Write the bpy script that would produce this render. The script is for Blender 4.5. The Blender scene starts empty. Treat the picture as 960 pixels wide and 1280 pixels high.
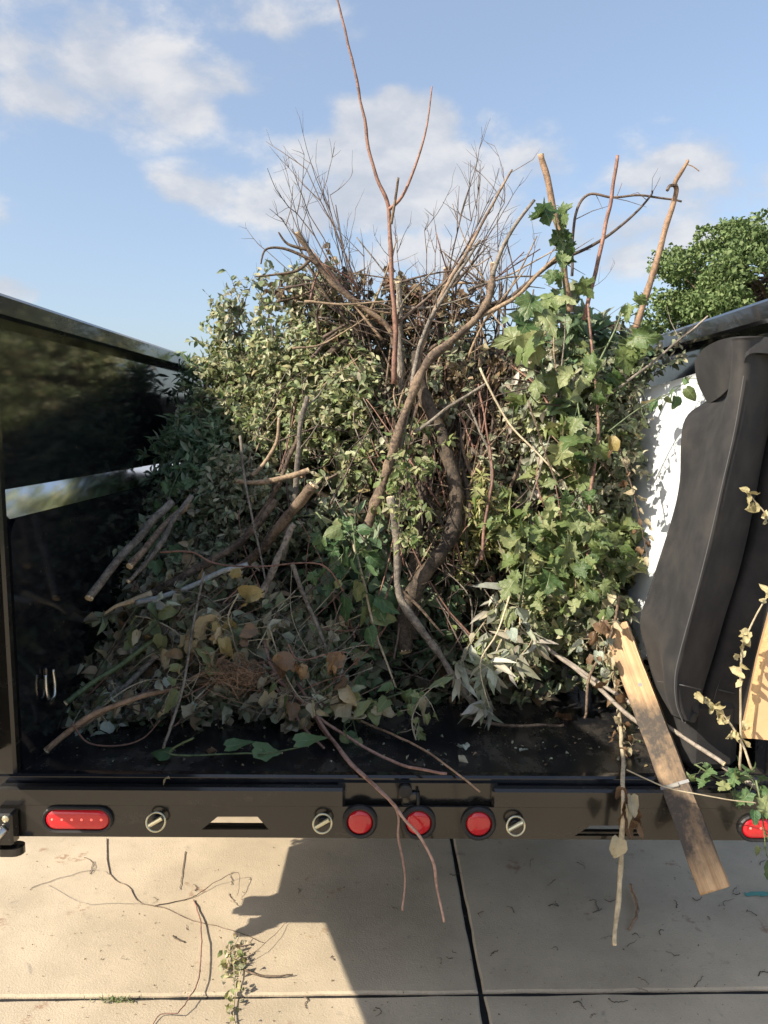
import bpy, math, random
import numpy as np
from mathutils import Vector, Matrix, noise as mnoise

random.seed(7); rng = np.random.default_rng(7)
R = math.radians
scene = bpy.context.scene
C = scene.collection

# ------------------------------------------------------------------ camera
EYE = 1.72; PITCH = R(6.5); YAW = R(0.6); F = 960.0
cam_data = bpy.data.cameras.new('camera')
cam_data.sensor_fit = 'VERTICAL'; cam_data.sensor_height = 36.0
cam_data.lens = 36.0 * F / 1280.0
cam_data.clip_start = 0.02; cam_data.clip_end = 3000
cam = bpy.data.objects.new('camera', cam_data); C.objects.link(cam)
cam.location = (0, 0, EYE); cam.rotation_euler = (R(90) - PITCH, 0, YAW)
scene.camera = cam
CM = cam.rotation_euler.to_matrix()

# ------------------------------------------------------------------ sun direction (towards the sun) and sky
SHIFT = Vector((1.16, 0.75, -1.0))                # travel of sunlight per metre of drop
TOSUN = -SHIFT.normalized()
SUN_EL = math.asin(TOSUN.z); SUN_AZ = math.atan2(TOSUN.x, TOSUN.y)
sd = bpy.data.lights.new('sun', 'SUN'); sd.energy = 4.6; sd.angle = R(0.53); sd.color = (1.0, 0.90, 0.74)
sun = bpy.data.objects.new('sun', sd); C.objects.link(sun)
sun.rotation_euler = TOSUN.to_track_quat('Z', 'Y').to_euler(); sun.location = (-6, -4, 8)
scene.view_settings.view_transform = 'Standard'; scene.view_settings.look = 'None'
scene.view_settings.exposure = 0.80; scene.view_settings.gamma = 1.0
scene.view_settings.use_curve_mapping = False
scene.cycles.max_bounces = 8; scene.cycles.use_denoising = True
scene.cycles.sample_clamp_indirect = 6.0

def ray(px, py):
    return (CM @ Vector(((px - 480) / F, (640 - py) / F, -1.0)))
def at(px, py, Y):
    d = ray(px, py); t = Y / d.y
    return Vector((d.x * t, Y, EYE + d.z * t))
def atz(px, py, Z):
    d = ray(px, py); t = (Z - EYE) / d.z
    return Vector((d.x * t, d.y * t, Z))
def atx(px, py, X):
    d = ray(px, py); t = X / d.x
    return Vector((X, d.y * t, EYE + d.z * t))

# ---- world
world = bpy.data.worlds.new('World'); scene.world = world; world.use_nodes = True
wt = world.node_tree; wt.nodes.clear()
def N(nt, typ, **kw):
    n = nt.nodes.new(typ)
    for k, v in kw.items(): setattr(n, k, v)
    return n
def setin(nt, n, i, v):
    if hasattr(v, 'links') or isinstance(v, bpy.types.NodeSocket): nt.links.new(v, n.inputs[i])
    elif v is not None: n.inputs[i].default_value = v
def M_(nt, op, a, b=None, c=None, clamp=False):
    n = N(nt, 'ShaderNodeMath', operation=op, use_clamp=clamp)
    setin(nt, n, 0, a); setin(nt, n, 1, b)
    if c is not None: setin(nt, n, 2, c)
    return n.outputs[0]
def mixc(nt, f, a, b, mode='MIX'):
    n = N(nt, 'ShaderNodeMix', data_type='RGBA', blend_type=mode)
    setin(nt, n, 0, f); setin(nt, n, 6, a); setin(nt, n, 7, b)
    return n.outputs[2]
def smooth(nt, v, lo, hi):
    n = N(nt, 'ShaderNodeMapRange', interpolation_type='SMOOTHSTEP')
    setin(nt, n, 0, v); n.inputs[1].default_value = lo; n.inputs[2].default_value = hi
    return n.outputs[0]
def noise(nt, vec, scale, detail=4, rough=0.55, dist=0.0):
    n = N(nt, 'ShaderNodeTexNoise'); setin(nt, n, 'Vector', vec)
    n.inputs['Scale'].default_value = scale; n.inputs['Detail'].default_value = detail
    n.inputs['Roughness'].default_value = rough; n.inputs['Distortion'].default_value = dist
    return n.outputs[0]

def build_world():
    nt = wt
    out = N(nt, 'ShaderNodeOutputWorld'); bg = N(nt, 'ShaderNodeBackground')
    sky = N(nt, 'ShaderNodeTexSky', sky_type='NISHITA'); sky.sun_disc = False
    sky.sun_elevation = SUN_EL; sky.sun_rotation = SUN_AZ
    sky.altitude = 100; sky.air_density = 1.0; sky.dust_density = 2.8; sky.ozone_density = 1.2
    tc = N(nt, 'ShaderNodeTexCoord'); d = tc.outputs['Generated']
    # clouds of their own compass direction and height, edges broken up by noise
    blobs = [(500, 225, 225, 90, 1.05), (500, 165, 130, 60, 1.1), (245, 235, 80, 40, .80), (660, 205, 90, 60, .70), (400, 255, 190, 60, .75),
             (150, 85, 210, 90, .86), (330, 30, 170, 60, .55), (40, 140, 130, 70, .42), (560, 310, 280, 75, .70), (700, 330, 200, 60, .42),
             (890, 225, 170, 95, .78), (790, 300, 220, 85, .68), (960, 140, 110, 70, .45), (15, 362, 60, 24, .70),
             (330, 155, 80, 40, .42), (-120, 260, 160, 60, .7), (1150, 260, 200, 90, .8), (590, 110, 80, 50, .44)]
    total = None
    for (px, py, rx, ry, s) in blobs:
        c = ray(px, py).normalized()
        mp = N(nt, 'ShaderNodeVectorMath', operation='SUBTRACT'); nt.links.new(d, mp.inputs[0]); mp.inputs[1].default_value = c
        dv = N(nt, 'ShaderNodeVectorMath', operation='MULTIPLY'); nt.links.new(mp.outputs[0], dv.inputs[0])
        dv.inputs[1].default_value = (F / rx, 1.6, F / ry)
        ln = N(nt, 'ShaderNodeVectorMath', operation='LENGTH'); nt.links.new(dv.outputs[0], ln.inputs[0])
        v = M_(nt, 'MULTIPLY', smooth(nt, ln.outputs['Value'], 1.35, 0.0), s)
        total = v if total is None else M_(nt, 'MAXIMUM', total, v)
    st = N(nt, 'ShaderNodeVectorMath', operation='MULTIPLY'); nt.links.new(d, st.inputs[0]); st.inputs[1].default_value = (1, 1, 1.7)
    n1 = noise(nt, st.outputs[0], 6.0, 10, 0.62, 0.15)
    n2 = noise(nt, st.outputs[0], 2.2, 5, 0.5)
    rest = smooth(nt, n2, 0.52, 0.75)                       # more of the same broken cloud all round
    back = M_(nt, 'MULTIPLY', rest, 0.45)
    cover = M_(nt, 'MAXIMUM', total, back)
    vo = N(nt, 'ShaderNodeTexVoronoi', feature='SMOOTH_F1'); vo.inputs['Scale'].default_value = 15; vo.inputs['Smoothness'].default_value = .7
    wv = N(nt, 'ShaderNodeVectorMath', operation='ADD'); nt.links.new(st.outputs[0], wv.inputs[0])
    nv = N(nt, 'ShaderNodeTexNoise'); nt.links.new(st.outputs[0], nv.inputs['Vector']); nv.inputs['Scale'].default_value = 14; nv.inputs['Detail'].default_value = 5
    sc_ = N(nt, 'ShaderNodeVectorMath', operation='SCALE'); nt.links.new(nv.outputs['Color'], sc_.inputs[0]); sc_.inputs['Scale'].default_value = .07
    nt.links.new(sc_.outputs[0], wv.inputs[1]); nt.links.new(wv.outputs[0], vo.inputs['Vector'])
    puff = M_(nt, 'MULTIPLY', M_(nt, 'SUBTRACT', .45, vo.outputs['Distance']), .75)
    cover2 = M_(nt, 'ADD', cover, M_(nt, 'MULTIPLY', puff, smooth(nt, cover, .1, .6)))
    dens = M_(nt, 'ADD', cover2, M_(nt, 'MULTIPLY', M_(nt, 'SUBTRACT', n1, 0.5), 1.5))
    mask = M_(nt, 'MULTIPLY', smooth(nt, dens, 0.30, 0.74), smooth(nt, cover, 0.05, 0.4))
    # cloud tone: sunlit rims, greyer bellies
    off = N(nt, 'ShaderNodeVectorMath', operation='ADD'); nt.links.new(st.outputs[0], off.inputs[0]); off.inputs[1].default_value = (-.05, -.01, .10)
    n3 = noise(nt, off.outputs[0], 6.0, 7, 0.58, 0.15)
    rim = smooth(nt, M_(nt, 'ADD', M_(nt, 'SUBTRACT', n1, n3), M_(nt, 'MULTIPLY', puff, .35)), -0.14, 0.24)
    core = smooth(nt, dens, 0.55, 1.25)
    lit = M_(nt, 'SUBTRACT', M_(nt, 'ADD', 0.35, M_(nt, 'MULTIPLY', rim, 0.70)), M_(nt, 'MULTIPLY', core, 0.10), clamp=True)
    ccol = mixc(nt, lit, (1.75, 2.0, 2.45, 1), (3.35, 3.3, 3.3, 1))
    hz = N(nt, 'ShaderNodeSeparateXYZ'); nt.links.new(d, hz.inputs[0])
    skyc = mixc(nt, 0.42, sky.outputs[0], (1.6, 1.95, 2.5, 1))
    col = mixc(nt, M_(nt, 'MULTIPLY', mask, 0.86), skyc, ccol)
    nt.links.new(col, bg.inputs[0]); bg.inputs[1].default_value = 0.15
    nt.links.new(bg.outputs[0], out.inputs[0])
build_world()

# ------------------------------------------------------------------ materials
MATS = {}
def newmat(name):
    m = bpy.data.materials.new(name); m.use_nodes = True; nt = m.node_tree; nt.nodes.clear()
    o = N(nt, 'ShaderNodeOutputMaterial'); b = N(nt, 'ShaderNodeBsdfPrincipled')
    nt.links.new(b.outputs[0], o.inputs[0]); MATS[name] = m
    return m, nt, b, o
def bump(nt, b, h, strength, dist=0.01):
    n = N(nt, 'ShaderNodeBump'); n.inputs['Strength'].default_value = strength; n.inputs['Distance'].default_value = dist
    nt.links.new(h, n.inputs['Height']); nt.links.new(n.outputs[0], b.inputs['Normal'])
def objco(nt, scale=None):
    t = N(nt, 'ShaderNodeTexCoord').outputs['Object']
    if scale:
        m = N(nt, 'ShaderNodeVectorMath', operation='MULTIPLY'); nt.links.new(t, m.inputs[0]); m.inputs[1].default_value = scale; t = m.outputs[0]
    return t
def geopos(nt, scale=None):
    t = N(nt, 'ShaderNodeNewGeometry').outputs['Position']
    if scale:
        m = N(nt, 'ShaderNodeVectorMath', operation='MULTIPLY'); nt.links.new(t, m.inputs[0]); m.inputs[1].default_value = scale; t = m.outputs[0]
    return t
def c4(c): return (c[0], c[1], c[2], 1)

def m_bark(name, a, b_, rough=0.85, scale=40, bstr=0.6):
    m, nt, b, o = newmat(name); co = objco(nt)
    n1 = noise(nt, co, scale * 1.9, 6, .72, .6); n2 = noise(nt, co, scale * .3, 4)
    f = smooth(nt, M_(nt, 'ADD', M_(nt, 'MULTIPLY', n1, .6), M_(nt, 'MULTIPLY', n2, .4)), .40, .60)
    oi = N(nt, 'ShaderNodeObjectInfo').outputs['Random']
    col = mixc(nt, f, c4(a), c4(b_))
    hv = N(nt, 'ShaderNodeHueSaturation'); nt.links.new(col, hv.inputs['Color'])
    nt.links.new(M_(nt, 'ADD', .82, M_(nt, 'MULTIPLY', oi, .36)), hv.inputs['Value'])
    nt.links.new(hv.outputs[0], b.inputs['Base Color']); b.inputs['Roughness'].default_value = rough
    bump(nt, b, n1, bstr, .010); return m
m_bark('bark_brown', (.045, .030, .022), (.20, .145, .10))
m_bark('bark_dark', (.025, .019, .015), (.12, .088, .062))
m_bark('bark_pale', (.17, .12, .08), (.40, .29, .19))
m_bark('bark_grey', (.10, .085, .07), (.30, .26, .215))
m_bark('bark_limb', (.085, .06, .045), (.30, .215, .145)); m_bark('bark_red', (.13, .065, .048), (.29, .155, .11), .6, 30, .3)
m_bark('twig_rose', (.22, .12, .095), (.42, .26, .20), .6, 30, .3); m_bark('bark_tan', (.20, .125, .075), (.40, .255, .16), .7, 28, .4)
m_bark('stem_green', (.055, .085, .035), (.15, .19, .085), .5, 25, .2)
m_bark('stem_dry', (.28, .23, .15), (.50, .43, .30), .75, 25, .3)
m_bark('stem_grey', (.20, .17, .14), (.36, .31, .26), .6, 35, .3)
m_bark('twig', (.050, .036, .030), (.165, .12, .095), .8, 30, .3)
m_bark('cut_wood', (.45, .33, .19), (.68, .53, .34), .8, 60, .2)
m_bark('strip_blue', (.25, .27, .27), (.45, .46, .43), .6, 30, .2)

def m_leaf(name, trans=.28, rough=.5):
    m, nt, b, o = newmat(name)
    at_ = N(nt, 'ShaderNodeAttribute', attribute_name='col').outputs['Color']
    n1 = noise(nt, geopos(nt), 55, 4, .6)
    v = N(nt, 'ShaderNodeHueSaturation'); nt.links.new(at_, v.inputs['Color'])
    nt.links.new(M_(nt, 'ADD', .62, M_(nt, 'MULTIPLY', n1, .76)), v.inputs['Value'])
    nt.links.new(v.outputs[0], b.inputs['Base Color']); b.inputs['Roughness'].default_value = rough
    b.inputs['Specular IOR Level'].default_value = .42
    t = N(nt, 'ShaderNodeBsdfTranslucent'); nt.links.new(v.outputs[0], t.inputs[0])
    mx = N(nt, 'ShaderNodeMixShader'); mx.inputs[0].default_value = trans
    nt.links.new(b.outputs[0], mx.inputs[1]); nt.links.new(t.outputs[0], mx.inputs[2]); nt.links.new(mx.outputs[0], o.inputs[0])
    bump(nt, b, noise(nt, geopos(nt), 130, 3), .25, .003); return m
m_leaf('leaf'); m_leaf('leaf_tree', .3, .6)
def m_bigleaf(name, a, b_, vein):
    m, nt, b, o = newmat(name)
    oi = N(nt, 'ShaderNodeObjectInfo').outputs['Random']
    co = objco(nt); n1 = noise(nt, co, 3.2, 4, .6)
    col = mixc(nt, smooth(nt, M_(nt, 'ADD', M_(nt, 'MULTIPLY', n1, .5), M_(nt, 'MULTIPLY', oi, .5)), .25, .75), c4(a), c4(b_))
    w = N(nt, 'ShaderNodeSeparateXYZ'); nt.links.new(co, w.inputs[0])
    # midrib and slanting side veins, in the leaf's own coordinates
    ay = M_(nt, 'ABSOLUTE', w.outputs[1])
    mid = smooth(nt, ay, .022, .006)
    saw = M_(nt, 'ABSOLUTE', M_(nt, 'SUBTRACT', M_(nt, 'FRACT', M_(nt, 'MULTIPLY', M_(nt, 'SUBTRACT', w.outputs[0], M_(nt, 'MULTIPLY', ay, .75)), 5.5)), .5))
    vn = M_(nt, 'MAXIMUM', mid, M_(nt, 'MULTIPLY', smooth(nt, saw, .055, .015), .7))
    col = mixc(nt, M_(nt, 'MULTIPLY', vn, .55), col, c4(vein))
    sp = smooth(nt, noise(nt, co, 9, 3), .64, .72)
    col = mixc(nt, M_(nt, 'MULTIPLY', sp, .6), col, (.20, .13, .05, 1))
    nt.links.new(col, b.inputs['Base Color']); b.inputs['Roughness'].default_value = .45
    t = N(nt, 'ShaderNodeBsdfTranslucent'); nt.links.new(col, t.inputs[0])
    mx = N(nt, 'ShaderNodeMixShader'); mx.inputs[0].default_value = .27
    nt.links.new(b.outputs[0], mx.inputs[1]); nt.links.new(t.outputs[0], mx.inputs[2]); nt.links.new(mx.outputs[0], o.inputs[0])
    bump(nt, b, M_(nt, 'SUBTRACT', n1, vn), .35, .02); return m
m_bigleaf('maple_fresh', (.055, .105, .030), (.16, .215, .075), (.24, .30, .13))
m_bigleaf('maple_pale', (.12, .165, .06), (.30, .33, .15), (.36, .39, .20))
m_bigleaf('leaf_broad', (.050, .115, .045), (.13, .21, .085), (.24, .32, .16))
m_bigleaf('leaf_yellow', (.31, .24, .09), (.48, .40, .19), (.5, .42, .2))
m_bigleaf('leaf_orange', (.33, .19, .09), (.50, .33, .17), (.5, .36, .2))
m_bigleaf('leaf_tan', (.34, .28, .17), (.54, .47, .31), (.58, .52, .38))
m_bigleaf('leaf_silver', (.30, .36, .29), (.50, .55, .47), (.6, .63, .55))
m_bigleaf('leaf_brown', (.10, .055, .028), (.24, .15, .085), (.3, .2, .12))

def m_paint(name='black_paint', base=(.007, .008, .011), rough=.10, dirt=.25, wav=.02):
    m, nt, b, o = newmat(name); p = geopos(nt)
    st = geopos(nt, (1.2, 1.2, 6)); n1 = noise(nt, st, 3.5, 5, .6); n2 = noise(nt, p, 60, 4, .65)
    d = M_(nt, 'MULTIPLY', smooth(nt, n1, .45, .8), smooth(nt, n2, .35, .75))
    col = mixc(nt, M_(nt, 'MULTIPLY', d, dirt), c4(base), (.17, .145, .11, 1))
    nt.links.new(col, b.inputs['Base Color'])
    nt.links.new(M_(nt, 'ADD', rough, M_(nt, 'MULTIPLY', d, .35)), b.inputs['Roughness'])
    b.inputs['Coat Weight'].default_value = .4; b.inputs['Coat Roughness'].default_value = .06
    bump(nt, b, noise(nt, geopos(nt, (1, 1, 1.4)), 2.2, 2), wav, .05)
    return m
m_paint(); m_paint('bumper_paint', (.012, .011, .010), .20, .22, .01); m_paint('rail_paint', (.010, .010, .011), .20, .3, .01); m_paint('frame_paint', (.01, .01, .01), .4, .5, .0)
def m_floor():
    m, nt, b, o = newmat('bed_floor'); p = geopos(nt)
    n1 = noise(nt, p, 5, 6, .65, .4); n2 = noise(nt, geopos(nt, (1, .25, 1)), 26, 5, .7); n3 = noise(nt, p, 160, 3, .6)
    d = M_(nt, 'MULTIPLY', smooth(nt, n1, .40, .78), smooth(nt, n2, .30, .72))
    sp = M_(nt, 'MULTIPLY', smooth(nt, n3, .62, .74), smooth(nt, n1, .35, .6))
    d2 = M_(nt, 'ADD', M_(nt, 'MULTIPLY', d, .60), M_(nt, 'MULTIPLY', sp, .35), clamp=True)
    col = mixc(nt, d2, (.010, .011, .014, 1), (.22, .19, .15, 1)); nt.links.new(col, b.inputs['Base Color'])
    nt.links.new(M_(nt, 'ADD', .22, M_(nt, 'MULTIPLY', d2, .6)), b.inputs['Roughness'])
    bump(nt, b, n2, .12, .01)
m_floor()
def m_simple(name, col, rough=.5, metal=0.0, ns=0, var=.25, bstr=0.0):
    m, nt, b, o = newmat(name)
    if ns:
        n1 = noise(nt, objco(nt), ns, 5, .6)
        c = mixc(nt, n1, c4([x * (1 - var) for x in col]), c4([min(1, x * (1 + var)) for x in col])); nt.links.new(c, b.inputs['Base Color'])
        nt.links.new(M_(nt, 'ADD', rough * .75, M_(nt, 'MULTIPLY', n1, rough * .5)), b.inputs['Roughness'])
        if bstr: bump(nt, b, n1, bstr, .01)
    else:
        b.inputs['Base Color'].default_value = c4(col); b.inputs['Roughness'].default_value = rough
    b.inputs['Metallic'].default_value = metal
    return m
m_simple('ledge_metal', (.78, .80, .84), .09, 1.0, 30, .06)
m_simple('steel', (.62, .61, .57), .28, 1.0, 60, .15)
m_simple('pin_zinc', (.62, .58, .42), .32, .85, 60, .15)
m_simple('rubber', (.012, .012, .013), .55, 0, 80, .3)
m_simple('rim_grey', (.4, .4, .42), .35, .9, 30, .1)
m_simple('tar', (.012, .012, .013), .7, 0, 40, .4, .4)
m_simple('teal_paint', (.10, .30, .245), .85, 0, 70, .5)
m_simple('lawn', (.07, .10, .035), .9, 0, 3, .5)
m_simple('sheet_white', (.60, .63, .66), .38, 0, 12, .05, .06)
m_simple('thread', (.07, .07, .072), .8)
m_simple('cardboard', (.50, .32, .17), .85, 0, 25, .12, .1)
m_simple('cardboard_edge', (.60, .38, .18), .85, 0, 90, .3, .3)
m_simple('lead', (.10, .10, .11), .4, 0, 30, .2); m_simple('old_steel', (.22, .21, .19), .65, .2, 60, .3)
def m_lens(name='red_lens', emit=0.0):
    m, nt, b, o = newmat(name); n1 = noise(nt, objco(nt), 90, 3)
    b.inputs['Base Color'].default_value = (.50, .010, .018, 1); b.inputs['Roughness'].default_value = .14
    b.inputs['Coat Weight'].default_value = .6; b.inputs['Coat Roughness'].default_value = .05
    b.inputs['Emission Color'].default_value = (1, .03, .03, 1); b.inputs['Emission Strength'].default_value = emit
    bump(nt, b, n1, .15, .004)
m_lens(); m_lens('red_led_lens', .03)
m_, nt_, b_, o_ = newmat('led'); b_.inputs['Base Color'].default_value = (1, .25, .2, 1); b_.inputs['Emission Color'].default_value = (1, .12, .08, 1); b_.inputs['Emission Strength'].default_value = .55
def m_fabric():
    m, nt, b, o = newmat('black_fabric'); p = objco(nt)
    w = noise(nt, p, 420, 2, .5); n1 = noise(nt, p, 7, 5, .65); n2 = noise(nt, objco(nt, (1, 1, 3)), 18, 4)
    col = mixc(nt, smooth(nt, n1, .35, .75), (.016, .016, .018, 1), (.042, .039, .037, 1)); nt.links.new(col, b.inputs['Base Color'])
    b.inputs['Roughness'].default_value = .78; b.inputs['Specular IOR Level'].default_value = .3; b.inputs['Sheen Weight'].default_value = .04
    bump(nt, b, M_(nt, 'ADD', M_(nt, 'MULTIPLY', w, .2), M_(nt, 'MULTIPLY', n2, .5)), .15, .008)
m_fabric()
def m_concrete():
    m, nt, b, o = newmat('concrete'); p = geopos(nt)
    n1 = noise(nt, p, 2.2, 5, .6); n2 = noise(nt, p, 160, 3, .7); n3 = noise(nt, p, 38, 5, .65); n4 = noise(nt, p, 9, 5, .65, .5)
    base = mixc(nt, smooth(nt, n1, .3, .7), (.395, .325, .23, 1), (.535, .442, .318, 1))
    base = mixc(nt, M_(nt, 'MULTIPLY', smooth(nt, n2, .55, .75), .42), base, (.26, .21, .15, 1))
    base = mixc(nt, M_(nt, 'MULTIPLY', smooth(nt, n2, .42, .28), .35), base, (.68, .59, .44, 1))
    base = mixc(nt, M_(nt, 'MULTIPLY', smooth(nt, n3, .56, .72), .28), base, (.30, .25, .19, 1))
    base = mixc(nt, M_(nt, 'MULTIPLY', smooth(nt, n4, .62, .74), .55), base, (.17, .15, .13, 1))
    # rust-brown leaf stains
    n5 = noise(nt, p, 5, 3, .5); st = M_(nt, 'MULTIPLY', smooth(nt, n5, .64, .70), smooth(nt, n3, .45, .6))
    base = mixc(nt, M_(nt, 'MULTIPLY', st, .6), base, (.22, .10, .05, 1))
    nt.links.new(base, b.inputs['Base Color']); b.inputs['Roughness'].default_value = .88
    bump(nt, b, M_(nt, 'ADD', n2, M_(nt, 'MULTIPLY', n3, .5)), .5, .004)
m_concrete()
def m_plank():
    m, nt, b, o = newmat('old_plank'); p = objco(nt)
    g = noise(nt, objco(nt, (1, 60, 25)), 2.0, 5, .6, .6); n1 = noise(nt, objco(nt, (1, 2, 2)), 5.0, 5, .65); n2 = noise(nt, p, 70, 4, .7)
    col = mixc(nt, smooth(nt, g, .35, .7), (.40, .25, .13, 1), (.58, .39, .22, 1))
    sx = N(nt, 'ShaderNodeSeparateXYZ'); nt.links.new(p, sx.inputs[0])
    band = M_(nt, 'MULTIPLY', smooth(nt, sx.outputs[0], .22, .36), smooth(nt, sx.outputs[0], .80, .62))   # weathered, mouldy middle
    st = M_(nt, 'ADD', M_(nt, 'MULTIPLY', band, .80), M_(nt, 'MULTIPLY', M_(nt, 'SUBTRACT', n1, .46), 2.6), clamp=True)
    st = M_(nt, 'MULTIPLY', st, M_(nt, 'ADD', .62, M_(nt, 'MULTIPLY', n2, .75)), clamp=True)
    col = mixc(nt, st, col, (.060, .050, .042, 1)); nt.links.new(col, b.inputs['Base Color'])
    b.inputs['Roughness'].default_value = .85; bump(nt, b, M_(nt, 'ADD', g, n2), .4, .003)
m_plank()
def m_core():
    m, nt, b, o = newmat('packed_twigs_shade'); n1 = noise(nt, geopos(nt), 22, 6, .7)
    col = mixc(nt, n1, (.022, .019, .014, 1), (.12, .10, .07, 1)); nt.links.new(col, b.inputs['Base Color']); b.inputs['Roughness'].default_value = .95  # dark tone stands in for the shade deep in the pile
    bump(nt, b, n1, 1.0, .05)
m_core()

# ------------------------------------------------------------------ mesh helpers
class MB:
    def __init__(s): s.v = []; s.f = []; s.n = 0
    def raw(s, v, f):
        s.v += [tuple(p) for p in v]; s.f += [tuple(i + s.n for i in q) for q in f]; s.n += len(v); return s
    def box(s, lo, hi):
        x0, y0, z0 = lo; x1, y1, z1 = hi
        return s.raw([(x0, y0, z0), (x1, y0, z0), (x1, y1, z0), (x0, y1, z0), (x0, y0, z1), (x1, y0, z1), (x1, y1, z1), (x0, y1, z1)],
                     [(0, 3, 2, 1), (4, 5, 6, 7), (0, 1, 5, 4), (1, 2, 6, 5), (2, 3, 7, 6), (3, 0, 4, 7)])
    def bbox(s, lo, hi, b=.004):                      # bevelled box
        import itertools
        x0, y0, z0 = lo; x1, y1, z1 = hi; vs = []; idx = {}
        for sx, sy, sz in itertools.product((0, 1), repeat=3):
            c = ((x0, x1)[sx], (y0, y1)[sy], (z0, z1)[sz]); d = (1 - 2 * sx, 1 - 2 * sy, 1 - 2 * sz)
            for a in range(3):
                p = list(c)
                for k in range(3):
                    if k != a: p[k] += d[k] * b
                idx[(sx, sy, sz, a)] = len(vs); vs.append(tuple(p))
        fs = []
        for a in range(3):
            u, w = [k for k in range(3) if k != a]
            for sgn in (0, 1):
                q = []
                for (i, j) in ((0, 0), (1, 0), (1, 1), (0, 1)):
                    k = [0, 0, 0]; k[a] = sgn; k[u] = i; k[w] = j; q.append(idx[(*k, a)])
                fs.append(tuple(q))
            for i in (0, 1):
                for j in (0, 1):
                    k0 = [0, 0, 0]; k0[u] = i; k0[w] = j; k1 = list(k0); k1[a] = 1
                    fs.append((idx[(*k0, u)], idx[(*k1, u)], idx[(*k1, w)], idx[(*k0, w)]))
        for sx, sy, sz in itertools.product((0, 1), repeat=3): fs.append(tuple(idx[(sx, sy, sz, a)] for a in range(3)))
        return s.raw(vs, fs)
    def tube(s, pts, rad, sides=7, caps=True, lump=0.0):
        pts = [Vector(p) for p in pts]; n = len(pts)
        if not hasattr(rad, '__len__'): rad = [rad] * n
        t0 = (pts[1] - pts[0]).normalized(); up = Vector((0, 0, 1)) if abs(t0.z) < .9 else Vector((1, 0, 0))
        u = t0.cross(up).normalized(); vs = []
        for i, p in enumerate(pts):
            t = (pts[min(i + 1, n - 1)] - pts[max(i - 1, 0)]).normalized()
            u = (u - t * u.dot(t)); u = u.normalized() if u.length > 1e-6 else t.orthogonal().normalized()
            w = t.cross(u)
            for k in range(sides):
                a = 2 * math.pi * k / sides
                r = rad[i] * (1 + (random.uniform(-lump, lump) if lump else 0))
                vs.append(p + (u * math.cos(a) + w * math.sin(a)) * r)
        fs = [(i * sides + k, i * sides + (k + 1) % sides, (i + 1) * sides + (k + 1) % sides, (i + 1) * sides + k) for i in range(n - 1) for k in range(sides)]
        if caps: fs += [tuple(range(sides))[::-1], tuple((n - 1) * sides + k for k in range(sides))]
        return s.raw(vs, fs)
    def torus(s, c, ax, R_, r, n=24, m=7):
        ax = Vector(ax).normalized(); u = ax.orthogonal().normalized(); w = ax.cross(u); vs = []
        for i in range(n):
            a = 2 * math.pi * i / n; e = u * math.cos(a) + w * math.sin(a)
            for k in range(m):
                b = 2 * math.pi * k / m; vs.append(Vector(c) + e * (R_ + r * math.cos(b)) + ax * r * math.sin(b))
        return s.raw(vs, [(i * m + k, ((i + 1) % n) * m + k, ((i + 1) % n) * m + (k + 1) % m, i * m + (k + 1) % m) for i in range(n) for k in range(m)])
    def lathe(s, c, ax, prof, n=24):                  # prof: (distance along axis, radius)
        ax = Vector(ax).normalized(); u = ax.orthogonal().normalized(); w = ax.cross(u); vs = []
        for (h, r) in prof:
            for i in range(n):
                a = 2 * math.pi * i / n; vs.append(Vector(c) + ax * h + (u * math.cos(a) + w * math.sin(a)) * r)
        m = len(prof)
        fs = [(j * n + i, j * n + (i + 1) % n, (j + 1) * n + (i + 1) % n, (j + 1) * n + i) for j in range(m - 1) for i in range(n)]
        fs += [tuple(range(n))[::-1], tuple((m - 1) * n + i for i in range(n))]
        return s.raw(vs, fs)
    def build(s, name, mat, parent=None, origin=None, smooth_=False):
        o_ = Vector(origin) if origin is not None else (sum((Vector(p) for p in s.v), Vector()) / max(1, len(s.v)))
        me = bpy.data.meshes.new(name)
        me.from_pydata([tuple(Vector(p) - o_) for p in s.v], [], s.f); me.update()
        if smooth_: me.polygons.foreach_set('use_smooth', [True] * len(me.polygons))
        me.materials.append(MATS[mat])
        return link(name, me, o_, parent)
def wloc(o):
    v = Vector(o.location)
    return v
ROOT = {}
def link(name, data, loc, parent=None):
    o = bpy.data.objects.new(name, data); C.objects.link(o); o.location = loc
    ROOT[o] = Vector(loc)
    if parent is not None:
        o.parent = parent; o.location = Vector(loc) - ROOT[parent]
    return o
def tag(o, label=None, cat=None, group=None, kind=None):
    if label: o['label'] = label
    if cat: o['category'] = cat
    if group: o['group'] = group
    if kind: o['kind'] = kind
    return o
def spline(pts, k=5):
    pts = [Vector(p) for p in pts]
    if len(pts) == 2: return [pts[0].lerp(pts[1], i / k) for i in range(k + 1)]
    out = []
    for i in range(len(pts) - 1):
        a = pts[max(i - 1, 0)]; b = pts[i]; c = pts[i + 1]; d = pts[min(i + 2, len(pts) - 1)]
        for j in range(k):
            t = j / k
            out.append(.5 * ((2 * b) + (c - a) * t + (2 * a - 5 * b + 4 * c - d) * t * t + (3 * b - a - 3 * c + d) * t ** 3))
    out.append(pts[-1]); return out
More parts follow.
